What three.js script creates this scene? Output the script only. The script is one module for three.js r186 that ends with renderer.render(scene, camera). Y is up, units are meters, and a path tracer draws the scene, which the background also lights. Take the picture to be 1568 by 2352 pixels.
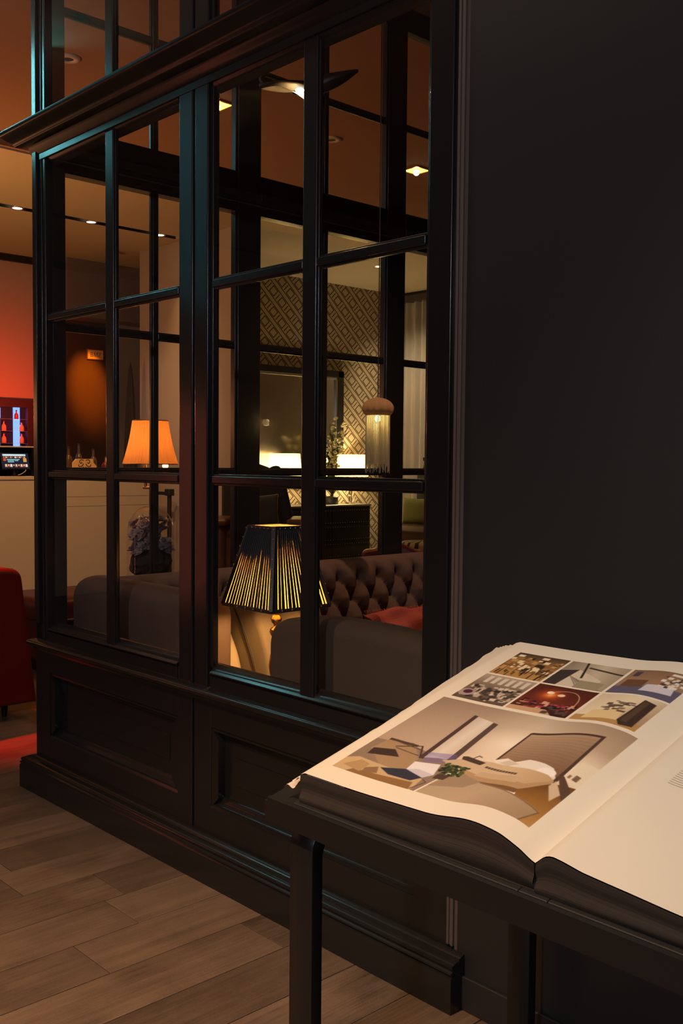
import * as THREE from 'three';
import { RoundedBoxGeometry } from 'three/addons/geometries/RoundedBoxGeometry.js';
import { mergeGeometries, toCreasedNormals } from 'three/addons/utils/BufferGeometryUtils.js';
import { RectAreaLightUniformsLib } from 'three/addons/lights/RectAreaLightUniformsLib.js';

// ------------------------------------------------------------------ camera, exposure, world
const scene = new THREE.Scene();
scene.background = new THREE.Color(0x000000);
RectAreaLightUniformsLib.init();
const camera = new THREE.PerspectiveCamera(54.05, 1568 / 2352, 0.05, 60);
camera.position.set(4.2589, 1.5, 2.0967);
camera.rotation.order = 'YXZ';
camera.rotation.set(-0.050048, 0.816963, 0.008763);
const renderer = new THREE.WebGLRenderer({ antialias: true });
renderer.toneMapping = THREE.LinearToneMapping;
renderer.toneMappingExposure = 1.0;
renderer.shadowMap.enabled = true;

const LIGHT = {                      // candela, tuned against the photograph
  bookSpot: 13.6, floorSpot: 50, cyan: 75, redTube: 5, redWall: 6.5, ceilingLine: 5, redChair: 95, counter: 22, slot: 5, hallNear: 16, uplight: 23,
  goldLamp: 1.7, orangeLamp: 0.32, console: 2.9, fringe: 0.15, bladeLamp: 0.9, square: 6, glow: 80, curtain: 16, niche: 0.5, nook: 15,
};
function aim(l, [x, y, z], [tx, ty, tz]) {
  l.position.set(x, y, z); l.castShadow = true; scene.add(l);
  if (l.target) { l.target.position.set(tx, ty, tz); scene.add(l.target); } else l.lookAt(tx, ty, tz);
  return l;
}
const spot = (c, i, at, to, angle, pen = 0.6, r = 2) => { const l = aim(new THREE.SpotLight(c, i, 0, angle, pen, 2), at, to); l.shadow.radius = r; return l; };
function point(c, i, [x, y, z], r = 1.5, parent = scene) { const l = new THREE.PointLight(c, i, 0, 2); l.position.set(x, y, z); l.castShadow = true; l.shadow.radius = r; parent.add(l); return l; }

//@@L
// ------------------------------------------------------------------ lights of the hall and added fill lights without fittings (table, pendant and ceiling lamps carry their own)
spot(0xffeeda, LIGHT.bookSpot, [3.9, 4.1, 1.75], [3.45, 1.08, 0.3], 0.36, 0.85, 3);
spot(0xffca98, LIGHT.floorSpot, [2.3, 4.1, 2.6], [2.15, 0, 1.55], 0.56, 1, 3);
spot(0xff1a0c, LIGHT.redChair, [-2.6, 4.0, -0.1], [-1.33, 0.9, -0.2], 0.15, 1, 3);
spot(0xff4426, LIGHT.redWall, [-6.9, 2.0, -3.4], [-8.1, 2.35, -3.5], 0.9, 1, 3);
spot(0xffb870, LIGHT.counter, [-3.0, 4.0, -2.0], [-5.3, 0.6, -2.6], 0.7, 1, 4);
spot(0xffc090, LIGHT.counter * 0.6, [-4.6, 4.0, -2.6], [-6.2, 1.6, -4.7], 0.42, 1, 4);
spot(0xffa468, LIGHT.uplight, [-4.6, 1.9, 1.2], [-1.2, 4.2, -1.8], 1.15, 1, 3);
spot(0xffb060, LIGHT.uplight * 0.8, [-4.9, 1.6, 0.2], [-5.5, 4.1, -2.5], 1.1, 1, 3);
spot(0xffc098, LIGHT.nook, [1.3, 4.15, -1.7], [0.7, 0.5, -1.7], 0.6, 1, 3);
point(0xf4f3ff, LIGHT.hallNear, [5.2, 3.0, 5.2], 6);
// ------------------------------------------------------------------ helpers
let seed = 7;
const rnd = () => { seed = (seed * 1664525 + 1013904223) % 4294967296; return seed / 4294967296; };
const rr = (a, b) => a + (b - a) * rnd();
const names = new Map();
const numbered = (n) => { const k = names.get(n) || 0; names.set(n, k + 1); return k ? `${n}_${String(k).padStart(3, '0')}` : n; };
function tag(o, label, category, group) { o.userData = { label, category }; if (group) o.userData.group = group; return o; }
function thing(name, label, category, [x, y, z] = [0, 0, 0], turn = 0, group) {
  const o = new THREE.Group(); o.name = numbered(name); o.position.set(x, y, z); o.rotation.y = turn; scene.add(o);
  return tag(o, label, category, group);
}
function part(name, geo, mat, parent, label) {
  const m = new THREE.Mesh(Array.isArray(geo) ? join(geo) : geo, mat);
  m.name = name; m.castShadow = m.receiveShadow = true; parent.add(m);
  if (label) m.userData.label = label;
  return m;
}
function struct(name, geo, mat, label) {
  const m = geo ? part(numbered(name), geo, mat, scene) : new THREE.Group();
  if (!geo) { m.name = numbered(name); scene.add(m); }
  m.userData = { kind: 'structure' }; if (label) m.userData.label = label;
  return m;
}
function solo(name, geo, mat, label, category, group) { const m = part(numbered(name), geo, mat, scene); return tag(m, label, category, group); }
function copy(src, [x, y, z], turn, label, group) {
  const c = src.clone(); c.name = numbered(src.name.replace(/_\d{3}$/, '')); c.position.set(x, y, z); if (turn !== undefined) c.rotation.y = turn;
  c.userData = { ...src.userData }; if (label) c.userData.label = label; if (group) c.userData.group = group; scene.add(c); return c;
}
function join(list) {
  const gs = list.map((g) => { let k = g.index ? g.toNonIndexed() : g.clone(); for (const a of Object.keys(k.attributes)) if (!['position', 'normal', 'uv'].includes(a)) k.deleteAttribute(a); return k; });
  return mergeGeometries(gs, false);
}
function box(x0, x1, y0, y1, z0, z1, r = 0) {
  const w = Math.abs(x1 - x0), h = Math.abs(y1 - y0), d = Math.abs(z1 - z0);
  const g = r ? new RoundedBoxGeometry(w, h, d, 2, Math.min(r, w / 2.01, h / 2.01, d / 2.01)) : new THREE.BoxGeometry(w, h, d);
  g.translate((x0 + x1) / 2, (y0 + y1) / 2, (z0 + z1) / 2);
  if (!r) metreUV(g);
  return g;
}
function metreUV(g) {               // uv in metres by dominant normal
  const p = g.attributes.position, n = g.attributes.normal, uv = g.attributes.uv; if (!uv) return g;
  for (let i = 0; i < p.count; i++) {
    const ax = Math.abs(n.getX(i)), ay = Math.abs(n.getY(i)), az = Math.abs(n.getZ(i));
    if (ay >= ax && ay >= az) uv.setXY(i, p.getX(i), p.getZ(i)); else if (ax >= az) uv.setXY(i, p.getZ(i), p.getY(i)); else uv.setXY(i, p.getX(i), p.getY(i));
  }
  return g;
}
const shape = (pts) => { const s = new THREE.Shape(); pts.forEach(([a, b], i) => (i ? s.lineTo(a, b) : s.moveTo(a, b))); s.closePath(); return s; };
const MX = new THREE.Matrix4().set(0, 0, -1, 0, 0, 1, 0, 0, 1, 0, 0, 0, 0, 0, 0, 1);
function sweepX(pts, x0, x1, bevel = 0) {          // profile [z, y] drawn along x
  const g = new THREE.ExtrudeGeometry(pts instanceof THREE.Shape ? pts : shape(pts), { depth: x1 - x0 - 2 * bevel, bevelEnabled: bevel > 0, bevelThickness: bevel, bevelSize: bevel, bevelOffset: -bevel, bevelSegments: 3, curveSegments: 10 });
  g.applyMatrix4(MX); g.translate(x1 - bevel, 0, 0); return toCreasedNormals(g, 0.95);
}
function sweepZ(pts, z0, z1, bevel = 0) {          // profile [x, y] drawn along z
  const g = new THREE.ExtrudeGeometry(pts instanceof THREE.Shape ? pts : shape(pts), { depth: z1 - z0 - 2 * bevel, bevelEnabled: bevel > 0, bevelThickness: bevel, bevelSize: bevel, bevelOffset: -bevel, bevelSegments: 3, curveSegments: 10 });
  g.translate(0, 0, z0 + bevel); return toCreasedNormals(g, 0.95);
}
function mitre(g, axis, end) {                     // cut one end of a moulding at 45 degrees for the outer corner at the origin
  const p = g.attributes.position;
  for (let i = 0; i < p.count; i++) { if (axis === 'x' && Math.abs(p.getX(i) - end) < 1e-4) p.setX(i, -p.getZ(i)); if (axis === 'z' && Math.abs(p.getZ(i) - end) < 1e-4) p.setZ(i, -p.getX(i)); }
  return toCreasedNormals(g, 0.95);
}
function lathe(pts, seg = 32, at = [0, 0, 0]) { const g = new THREE.LatheGeometry(pts.map(([r, y]) => new THREE.Vector2(Math.max(r, 1e-4), y)), seg); g.translate(...at); return g; }
function cyl(r0, r1, h, at, seg = 20) { const g = new THREE.CylinderGeometry(r1, r0, h, seg); g.translate(at[0], at[1] + h / 2, at[2]); return g; }
function ball(r, at, seg = 16) { const g = new THREE.SphereGeometry(r, seg, Math.max(8, seg * 0.75 | 0)); g.translate(...at); return g; }
function tube(pts, r, seg = 24, rad = 8) { return new THREE.TubeGeometry(new THREE.CatmullRomCurve3(pts.map((p) => new THREE.Vector3(...p))), seg, r, rad); }
function grid(nu, nv, f) {                          // surface f(u, v) -> [x, y, z]
  const pos = [], uv = [], idx = [];
  for (let j = 0; j <= nv; j++) for (let i = 0; i <= nu; i++) { pos.push(...f(i / nu, j / nv)); uv.push(i / nu, j / nv); }
  for (let j = 0; j < nv; j++) for (let i = 0; i < nu; i++) { const a = j * (nu + 1) + i, b = a + 1, c = a + nu + 1, d = c + 1; idx.push(a, b, d, a, d, c); }
  const g = new THREE.BufferGeometry();
  g.setAttribute('position', new THREE.Float32BufferAttribute(pos, 3)); g.setAttribute('uv', new THREE.Float32BufferAttribute(uv, 2)); g.setIndex(idx); g.computeVertexNormals(); return g;
}
// smooth value noise
const hash = (x, y) => { const s = Math.sin(x * 127.1 + y * 311.7) * 43758.5453; return s - Math.floor(s); };
function noise(x, y) { const i = Math.floor(x), j = Math.floor(y), u = x - i, v = y - j, a = u * u * (3 - 2 * u), b = v * v * (3 - 2 * v); return (hash(i, j) * (1 - a) + hash(i + 1, j) * a) * (1 - b) + (hash(i, j + 1) * (1 - a) + hash(i + 1, j + 1) * a) * b; }
const fbm = (x, y) => 0.5 * noise(x, y) + 0.25 * noise(2 * x + 9, 2 * y + 5) + 0.15 * noise(4 * x + 3, 4 * y + 1) + 0.1 * noise(8 * x, 8 * y);
function dataTex(n, f, rep = 1, srgb = false) {
  const d = new Uint8Array(n * n * 4);
  for (let j = 0; j < n; j++) for (let i = 0; i < n; i++) { const c = f(i / n, j / n), k = 4 * (j * n + i); d[k] = 255 * c[0]; d[k + 1] = 255 * c[1]; d[k + 2] = 255 * c[2]; d[k + 3] = 255; }
  const t = new THREE.DataTexture(d, n, n); t.wrapS = t.wrapT = THREE.RepeatWrapping; t.magFilter = THREE.LinearFilter; t.minFilter = THREE.LinearMipmapLinearFilter; t.generateMipmaps = true; t.repeat.set(rep, rep);
  if (srgb) t.colorSpace = THREE.SRGBColorSpace; t.needsUpdate = true; return t;
}
const wrap2 = (f, s) => (u, v) => { const a = f(u * s, v * s), b = f(u * s - s, v * s), c = f(u * s, v * s - s), d = f(u * s - s, v * s - s); return (a * (1 - u) + b * u) * (1 - v) + (c * (1 - u) + d * u) * v; };
const bumpCloth = dataTex(256, (u, v) => { const g = 0.5 + 0.25 * Math.sin(u * 256 * Math.PI / 2) * Math.sin(v * 256 * Math.PI / 2) + 0.3 * (hash(u * 999, v * 777) - 0.5); return [g, g, g]; }, 6);
const brushPaint = dataTex(256, (u, v) => { const g = 0.5 + 0.35 * (wrap2(fbm, 9)(u, v) - 0.5) + 0.1 * (hash(u * 311, v * 97) - 0.5); return [g, g, g]; }, 1.5);
const woodGrain = dataTex(512, (u, v) => {
  const w = wrap2((x, y) => fbm(x * 5, y * 0.7), 8)(u, v), f = wrap2((x, y) => fbm(x * 26, y * 1.1), 8)(u, v), k = wrap2((x, y) => fbm(x, y), 6)(u, v);
  const g = 0.46 + 0.26 * (w - 0.5) + 0.34 * (f - 0.5) + 0.75 * (k - 0.5); const c = Math.min(1, Math.max(0.12, g + 0.1 * (hash(u * 913, v * 577) - 0.5) - 0.22 * Math.max(0, wrap2((x, y) => fbm(x * 9, y * 3), 8)(u, v) - 0.66) * 3));
  return [c, c * 0.97, c * 0.93];
}, 1);
function canvasTex(w, h, draw) { const c = document.createElement('canvas'); c.width = w; c.height = h; draw(c.getContext('2d'), w, h); const t = new THREE.CanvasTexture(c); t.colorSpace = THREE.SRGBColorSpace; t.anisotropy = 8; return t; }

const lin = (r, g, b) => new THREE.Color().setRGB(r, g, b);
const std = (c, roughness = 0.6, extra = {}) => new THREE.MeshPhysicalMaterial({ color: c, roughness, metalness: 0, side: THREE.DoubleSide, ...extra });
const glow = (c, k) => new THREE.MeshStandardMaterial({ color: 0x000000, emissive: c, emissiveIntensity: k, roughness: 1, side: THREE.DoubleSide });
const M = {
  paint: std(lin(0.017, 0.0168, 0.0165), 0.21, { bumpMap: brushPaint, bumpScale: 0.00012 }),
  wallPaint: std(lin(0.027, 0.027, 0.0275), 0.4, { bumpMap: brushPaint, bumpScale: 0.0006 }),
  scuff: std(lin(0.13, 0.105, 0.09), 0.4),
  glass: new THREE.MeshPhysicalMaterial({ color: 0xffffff, roughness: 0, metalness: 0, transmission: 1, thickness: 0, ior: 1.45, side: THREE.DoubleSide }),
  dark: std(lin(0.012, 0.011, 0.011), 0.5),
  cream: std(lin(0.62, 0.55, 0.44), 0.7),
  pale: std(lin(0.42, 0.36, 0.31), 0.85),
  ceilUp: std(lin(0.34, 0.19, 0.115), 0.95),
  ceilLow: std(lin(0.55, 0.47, 0.34), 0.95),
  taupe: std(lin(0.11, 0.071, 0.056), 0.85, { sheen: 0.5, sheenColor: lin(0.3, 0.22, 0.18), sheenRoughness: 0.5, bumpMap: bumpCloth, bumpScale: 0.0006 }),
  grey: std(lin(0.088, 0.064, 0.046), 0.9, { sheen: 0.3, sheenColor: lin(0.2, 0.17, 0.14), bumpMap: bumpCloth, bumpScale: 0.0008 }),
  beige: std(lin(0.62, 0.5, 0.33), 0.85, { sheen: 0.3, sheenColor: lin(0.4, 0.32, 0.2), bumpMap: bumpCloth, bumpScale: 0.0006 }),
  khaki: std(lin(0.2, 0.155, 0.095), 0.9, { bumpMap: bumpCloth, bumpScale: 0.0006 }),
  red: std(lin(0.12, 0.009, 0.007), 0.38),
  brown: std(lin(0.1, 0.05, 0.035), 0.4),
  navy: std(lin(0.02, 0.025, 0.034), 0.85),
  brass: std(lin(0.7, 0.46, 0.17), 0.25, { metalness: 1 }),
  gold: std(lin(0.8, 0.55, 0.2), 0.3, { metalness: 1 }),
  steel: std(lin(0.55, 0.54, 0.52), 0.3, { metalness: 1 }),
  crystal: new THREE.MeshPhysicalMaterial({ color: 0xffffff, roughness: 0.02, transmission: 1, thickness: 0.05, ior: 1.5, side: THREE.DoubleSide }),
  paper: std(lin(0.74, 0.66, 0.53), 0.8),
  edge: std(lin(0.05, 0.042, 0.036), 0.8),
};

// ------------------------------------------------------------------ the setting: floor, ceilings, walls
const woods = [0.98, 1.12, 0.85, 1.04, 0.92].map((k, i) => {
  const t = woodGrain.clone(); t.repeat.set(0.9, 0.55); t.offset.set(i * 0.37, i * 0.23); t.needsUpdate = true;
  return std(lin(0.37 * k, 0.262 * k, 0.182 * k), 0.5, { map: t, bumpMap: t, bumpScale: 0.0012 });
});
{
  const floor = struct('floor', null, null, 'smoked oak plank floor');
  part('subfloor', box(-8.3, 6.7, -0.12, -0.014, -9.7, 7.2), woods[2], floor);
  const W = 0.2215, x0 = 1.495;
  for (let k = -22; k <= 22; k++) {
    const xa = x0 + k * W, near = k >= -12;
    let z = near ? -0.6 - ((k * 37 + 400) % 11) / 11 * 1.3 : -2.6 - ((k * 37 + 400) % 7) / 7;
    if (k === -1) z = 0.385; if (k === 0) z = 0.62;
    const first = z;
    const put = (za, zb) => {
      const g = new RoundedBoxGeometry(W - 0.0026, 0.03, zb - za - 0.003, 1, 0.0016); g.translate(xa + W / 2, -0.015 + (rnd() - 0.5) * 0.0008, (za + zb) / 2); metreUV(g);
      part('plank', g, woods[Math.floor(rnd() * 5)], floor);
    };
    while (z < (near ? 4 : 2.5)) { const L = rr(1.5, 2.3); put(z, z + L); z += L; }
    z = first; while (z > -1.6) { const L = rr(1.5, 2.2); put(z - L, z); z -= L; }
  }
}
struct('ceiling', [box(-3.86, 6.7, 4.2, 4.35, -9.7, 7.2), box(-3.9, -3.86, 4.1, 4.35, -9.7, 7.2)], M.ceilUp, 'high brown ceiling');
{
  const c = struct('ceiling', null, null, 'lower pale ceiling with a dark light slot');
  part('ceiling_board', [box(-8.3, -5.825, 4.1, 4.35, -9.7, 7.2), box(-5.695, -3.9, 4.1, 4.35, -9.7, 7.2), box(-5.825, -5.695, 4.2, 4.35, -9.7, 7.2), box(-5.825, -5.695, 4.1, 4.35, -9.7, -4.65)], M.ceilLow, c);
  part('slot_liner', [box(-5.825, -5.82, 4.101, 4.19, -4.65, 6), box(-5.7, -5.695, 4.101, 4.19, -4.65, 6), box(-5.82, -5.7, 4.185, 4.195, -4.65, 6)], M.dark, c);
  part('edge_bead', box(-3.93, -3.9, 4.085, 4.1, -9.6, 7), M.ceilLow, c);
}
struct('wall_right', box(2.507, 6.7, 0, 4.2, -0.16, 0.0), M.wallPaint, 'matt black wall behind the book stand');
struct('wall_nook', box(2.55, 2.7, 0, 4.2, -9.5, -0.16), M.wallPaint);
struct('wall_end', box(6.55, 6.7, 0, 4.2, 0, 7.1), M.wallPaint);
struct('wall_rear', box(-8.3, 6.7, 0, 4.2, 6.95, 7.1), M.wallPaint);
struct('wall_far', box(-6.75, 2.7, 0, 4.2, -9.65, -9.5), M.pale, 'plain wall behind the curtain');
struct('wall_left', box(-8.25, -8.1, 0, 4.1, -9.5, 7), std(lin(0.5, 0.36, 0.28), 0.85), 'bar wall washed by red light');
struct('wall_pier', box(-6.74, -4.66, 0, 4.1, -4.98, -4.73, 0.004), M.pale, 'pale wall pier beyond the side screen');
{
  const p = struct('trim_bulkhead', [box(-8.1, -7.7, 3.36, 4.1, -9.4, -4.25, 0.004)], std(lin(0.2, 0.155, 0.14), 0.7), 'dark bulkhead over the bar corner');
}
struct('trim_2', box(-8.1, -8.04, 4.015, 4.1, -4.25, 6.9, 0.004), M.dark, 'dark strip along the top of the red wall');
// wallpaper wall
const paperTex = canvasTex(512, 512, (c, w) => {
  c.fillStyle = '#bbab8e'; c.fillRect(0, 0, w, w); c.strokeStyle = '#3c2f20'; c.lineWidth = 23; c.lineCap = 'butt'; c.lineJoin = 'miter';
  const line = (...p) => { for (const [ox, oy] of [[0, 0], [-512, 0], [512, 0], [0, -512], [0, 512], [-512, -512], [512, 512], [-512, 512], [512, -512]]) { c.beginPath(); p.forEach(([x, y], i) => (i ? c.lineTo(x + ox, y + oy) : c.moveTo(x + ox, y + oy))); c.stroke(); } };
  for (const [cx, cy] of [[256, 256], [0, 0]]) {
    line([cx, cy - 128], [cx + 128, cy], [cx, cy + 128], [cx - 128, cy], [cx, cy - 128], [cx + 10, cy - 118]);
    line([cx - 40, cy - 216], [cx + 216, cy + 40]); line([cx - 216, cy - 40], [cx + 40, cy + 216]);
    line([cx + 60, cy + 190], [cx + 190, cy + 60]);
  }
});
paperTex.wrapS = paperTex.wrapT = THREE.RepeatWrapping; paperTex.repeat.set(-3.3, 3.5);
struct('wall_papered', box(-6.75, -6.65, 0, 4.1, -9.5, -4.98), std(0xffffff, 0.75, { map: paperTex }), 'wall papered with a dark diamond lattice');

// ------------------------------------------------------------------ glazed screens
function muntinV(x, z, y0, y1, w, d, axis) {   // upright glazing bar with stepped beads on both sides
  const c = [];
  if (axis === 'x') { c.push(box(x - w / 2, x + w / 2, y0, y1, z - d, z, 0.005), box(x - w / 2 - 0.005, x + w / 2 + 0.005, y0, y1, z - d * 0.72, z - d * 0.28, 0.003)); } else { c.push(box(z - d, z, y0, y1, x - w / 2, x + w / 2, 0.004), box(z - d * 0.75, z - d * 0.25, y0, y1, x - w / 2 - 0.007, x + w / 2 + 0.007, 0.003)); }
  return join(c);
}
function muntinH(a, b, y, h, z, d, axis) {
  if (axis === 'x') return join([box(a, b, y - h / 2, y + h / 2, z - d, z, 0.005), box(a, b, y - h / 2 - 0.007, y + h / 2 + 0.007, z - d * 0.72, z - d * 0.28, 0.003)]);
  return join([box(z - d, z, y - h / 2, y + h / 2, a, b, 0.004), box(z - d * 0.75, z - d * 0.25, y - h / 2 - 0.006, y + h / 2 + 0.006, a, b, 0.003)]);
}
// moulding round an opening: stepped frame of four mitred-looking strips
function beadFrame(x0, x1, y0, y1, z, w, steps) {
  const g = [];
  steps.forEach(([off, width, zz0, zz1]) => {
    const a0 = x0 + off, a1 = x1 - off, b0 = y0 + off, b1 = y1 - off;
    g.push(box(a0, a1, b0, b0 + width, z + zz0, z + zz1, 0.003), box(a0, a1, b1 - width, b1, z + zz0, z + zz1, 0.003), box(a0, a0 + width, b0, b1, z + zz0, z + zz1, 0.003), box(a1 - width, a1, b0, b1, z + zz0, z + zz1, 0.003));
  });
  return join(g);
}
const YS = { sill: 0.758, m1: 1.432, m2: 2.122, top: 2.8, c0: 3.0, cm: 3.52, c1: 4.08 };
{
  const w = struct('window_1', null, null, 'black painted glazed screen on a panelled dado');
  // posts and stiles of the front
  part('corner_post', [box(0, 0.078, 0.655, 4.2, -0.11, 0, 0.004), box(0, 0.1, 0, 0.655, -0.11, -0.04), box(0.078, 0.086, 0.655, 4.2, -0.1, -0.012), box(0.086, 0.108, 0.655, 4.2, -0.1, -0.002, 0.004)], M.paint, w);
  part('mullion', [box(1.147, 1.232, 0.655, 4.2, -0.045, 0, 0.005), box(1.23, 1.248, 0, 4.2, -0.045, -0.012), box(1.246, 1.326, 0.655, 4.2, -0.045, 0, 0.005), box(1.326, 1.342, YS.sill, 4.2, -0.04, -0.012, 0.004), box(1.132, 1.147, YS.sill, 4.2, -0.04, -0.012, 0.004)], M.paint, w);
  part('end_stile', [box(2.365, 2.452, 0.655, 4.2, -0.045, 0, 0.005), box(2.35, 2.365, YS.sill, 4.2, -0.04, -0.012, 0.004), box(2.452, 2.47, 0.655, 4.2, -0.1, -0.01)], M.paint, w);
  const bays = [[0.108, 1.132, 0.644, 0.062], [1.342, 2.35, 1.86, 0.066]];
  for (const [a, b, mx, mw] of bays) {
    part('bottom_rail', [box(a, b, 0.66, 0.742, -0.045, 0, 0.004), sweepX([[-0.042, 0.772], [-0.03, 0.768], [-0.026, 0.762], [-0.014, 0.757], [-0.01, 0.748], [0, 0.742], [0, 0.73], [-0.042, 0.73]], a, b)], M.paint, w);
    part('head_rail', [box(a, b, 2.83, 2.96, -0.045, 0, 0.004), sweepX([[-0.042, 2.785], [-0.03, 2.792], [-0.024, 2.8], [-0.012, 2.806], [-0.008, 2.816], [0, 2.824], [0, 2.84], [-0.042, 2.84]], a, b)], M.paint, w);
    part('clerestory_rail', [box(a, b, 2.93, 2.985, -0.09, 0, 0.004), sweepX([[-0.055, 3.03], [-0.03, 3.022], [-0.022, 3.012], [-0.01, 3.004], [-0.006, 2.992], [0, 2.985], [0, 2.97], [-0.055, 2.97]], a, b)], M.paint, w);
    part('top_rail', box(a, b, 4.08, 4.2, -0.09, 0, 0.004), M.paint, w);
    part('glazing_bar', muntinV(mx, -0.006, 0.745, 2.82, mw, 0.028, 'x'), M.paint, w);
    part('glazing_bar', muntinV(mx, -0.006, 2.98, 4.1, mw, 0.028, 'x'), M.paint, w);
    const cols = [[a, mx - mw / 2], [mx + mw / 2, b]];
    for (const [p, q] of cols) {
      for (const y of [YS.m1, YS.m2, YS.cm]) part('glazing_bar', muntinH(p, q, y, 0.028, -0.006, 0.034, 'x'), M.paint, w);
      for (const [y0, y1] of [[0.758, 1.432], [1.432, 2.122], [2.122, 2.815], [3.0, 3.52], [3.52, 4.09]]) {
        const g = new THREE.PlaneGeometry(q - p, y1 - y0); g.translate((p + q) / 2, (y0 + y1) / 2, -0.021 + rr(-0.0005, 0.0005)); part('pane', g, M.glass, w);
      }
    }
  }
  // cornice with a return round the corner
  const cz = (p) => p.map(([o, y]) => [o, y]);
  const corn = [[-0.02, 2.872], [0.03, 2.878], [0.055, 2.882], [0.062, 2.888], [0.066, 2.9], [0.082, 2.908], [0.094, 2.918], [0.106, 2.926], [0.114, 2.934], [0.114, 2.944], [0.1, 2.95], [0.02, 2.966], [-0.02, 2.97]];
  part('cornice', [mitre(sweepX(cz(corn), -0.114, 2.47), 'x', -0.114)], M.paint, w);
  part('frieze_board', [box(0.0, 2.47, 2.815, 2.9, -0.06, 0.003, 0.002), sweepX([[0, 2.84], [0.006, 2.842], [0.02, 2.87], [0.03, 2.88], [0, 2.88]], 0, 2.47)], M.paint, w);
  // dado
  part('dado_back', box(0.0, 2.47, 0.1, 0.7, -0.1, -0.034), M.paint, w);
  const rail = [[-0.02, 0.69], [-0.003, 0.686], [0.018, 0.6815], [0.026, 0.679], [0.0315, 0.675], [0.034, 0.669], [0.0335, 0.664], [0.031, 0.66], [0.024, 0.656], [0.012, 0.648], [0.008, 0.636], [0, 0.63], [-0.02, 0.63]];
  part('dado_rail', mitre(sweepX(rail, -0.034, 2.47), 'x', -0.034), M.paint, w);
  const panels = [[0.128, 1.14], [1.35, 2.34]];
  part('dado_frame', [box(0, 0.128, 0.1, 0.66, -0.05, 0), box(1.14, 1.232, 0.1, 0.66, -0.05, 0, 0.004), box(1.246, 1.35, 0.1, 0.66, -0.05, 0, 0.004), box(2.34, 2.47, 0.1, 0.66, -0.05, 0, 0.004),
    ...panels.flatMap(([a, b]) => [box(a - 0.002, b + 0.002, 0.1, 0.254, -0.05, 0, 0.003), box(a - 0.002, b + 0.002, 0.545, 0.66, -0.05, 0, 0.003)])], M.paint, w);
  for (const [a, b] of panels) {
    const mz = [[0.0, 0.0], [-0.004, 0.006], [-0.005, 0.012], [-0.013, 0.014], [-0.016, 0.02], [-0.024, 0.028], [-0.027, 0.038], [-0.034, 0.042], [-0.04, 0.042], [-0.04, 0]];
    part('panel_moulding', [sweepX(mz.map(([z, y]) => [z, 0.254 + y]), a, b), sweepX(mz.map(([z, y]) => [z, 0.545 - y]).reverse(), a, b),
      (() => { const g = sweepZ([[0, 0.254], [0.042, 0.296], [0.042, 0.503], [0, 0.545]], -0.036, -0.004); g.translate(a, 0, 0); return g; })(),
      (() => { const g = sweepZ([[0, 0.254], [0, 0.545], [-0.042, 0.503], [-0.042, 0.296]], -0.036, -0.004); g.translate(b, 0, 0); return g; })()], M.paint, w);
    part('panel', box(a + 0.1, b - 0.1, 0.35, 0.45, -0.034, -0.031, 0.001), M.paint, w);
  }
  const base = [[-0.02, 0], [0.057, 0], [0.057, 0.1], [0.054, 0.102], [0.052, 0.108], [0.057, 0.111], [0.0565, 0.116], [0.05, 0.119], [0.049, 0.124], [0.053, 0.127], [0.05, 0.134], [0.042, 0.138], [0.034, 0.14], [0.024, 0.141], [0.022, 0.146], [0.004, 0.152], [-0.02, 0.152]];
  part('skirting', mitre(sweepX(base, -0.057, 2.535), 'x', -0.057), M.paint, w);
}
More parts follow.
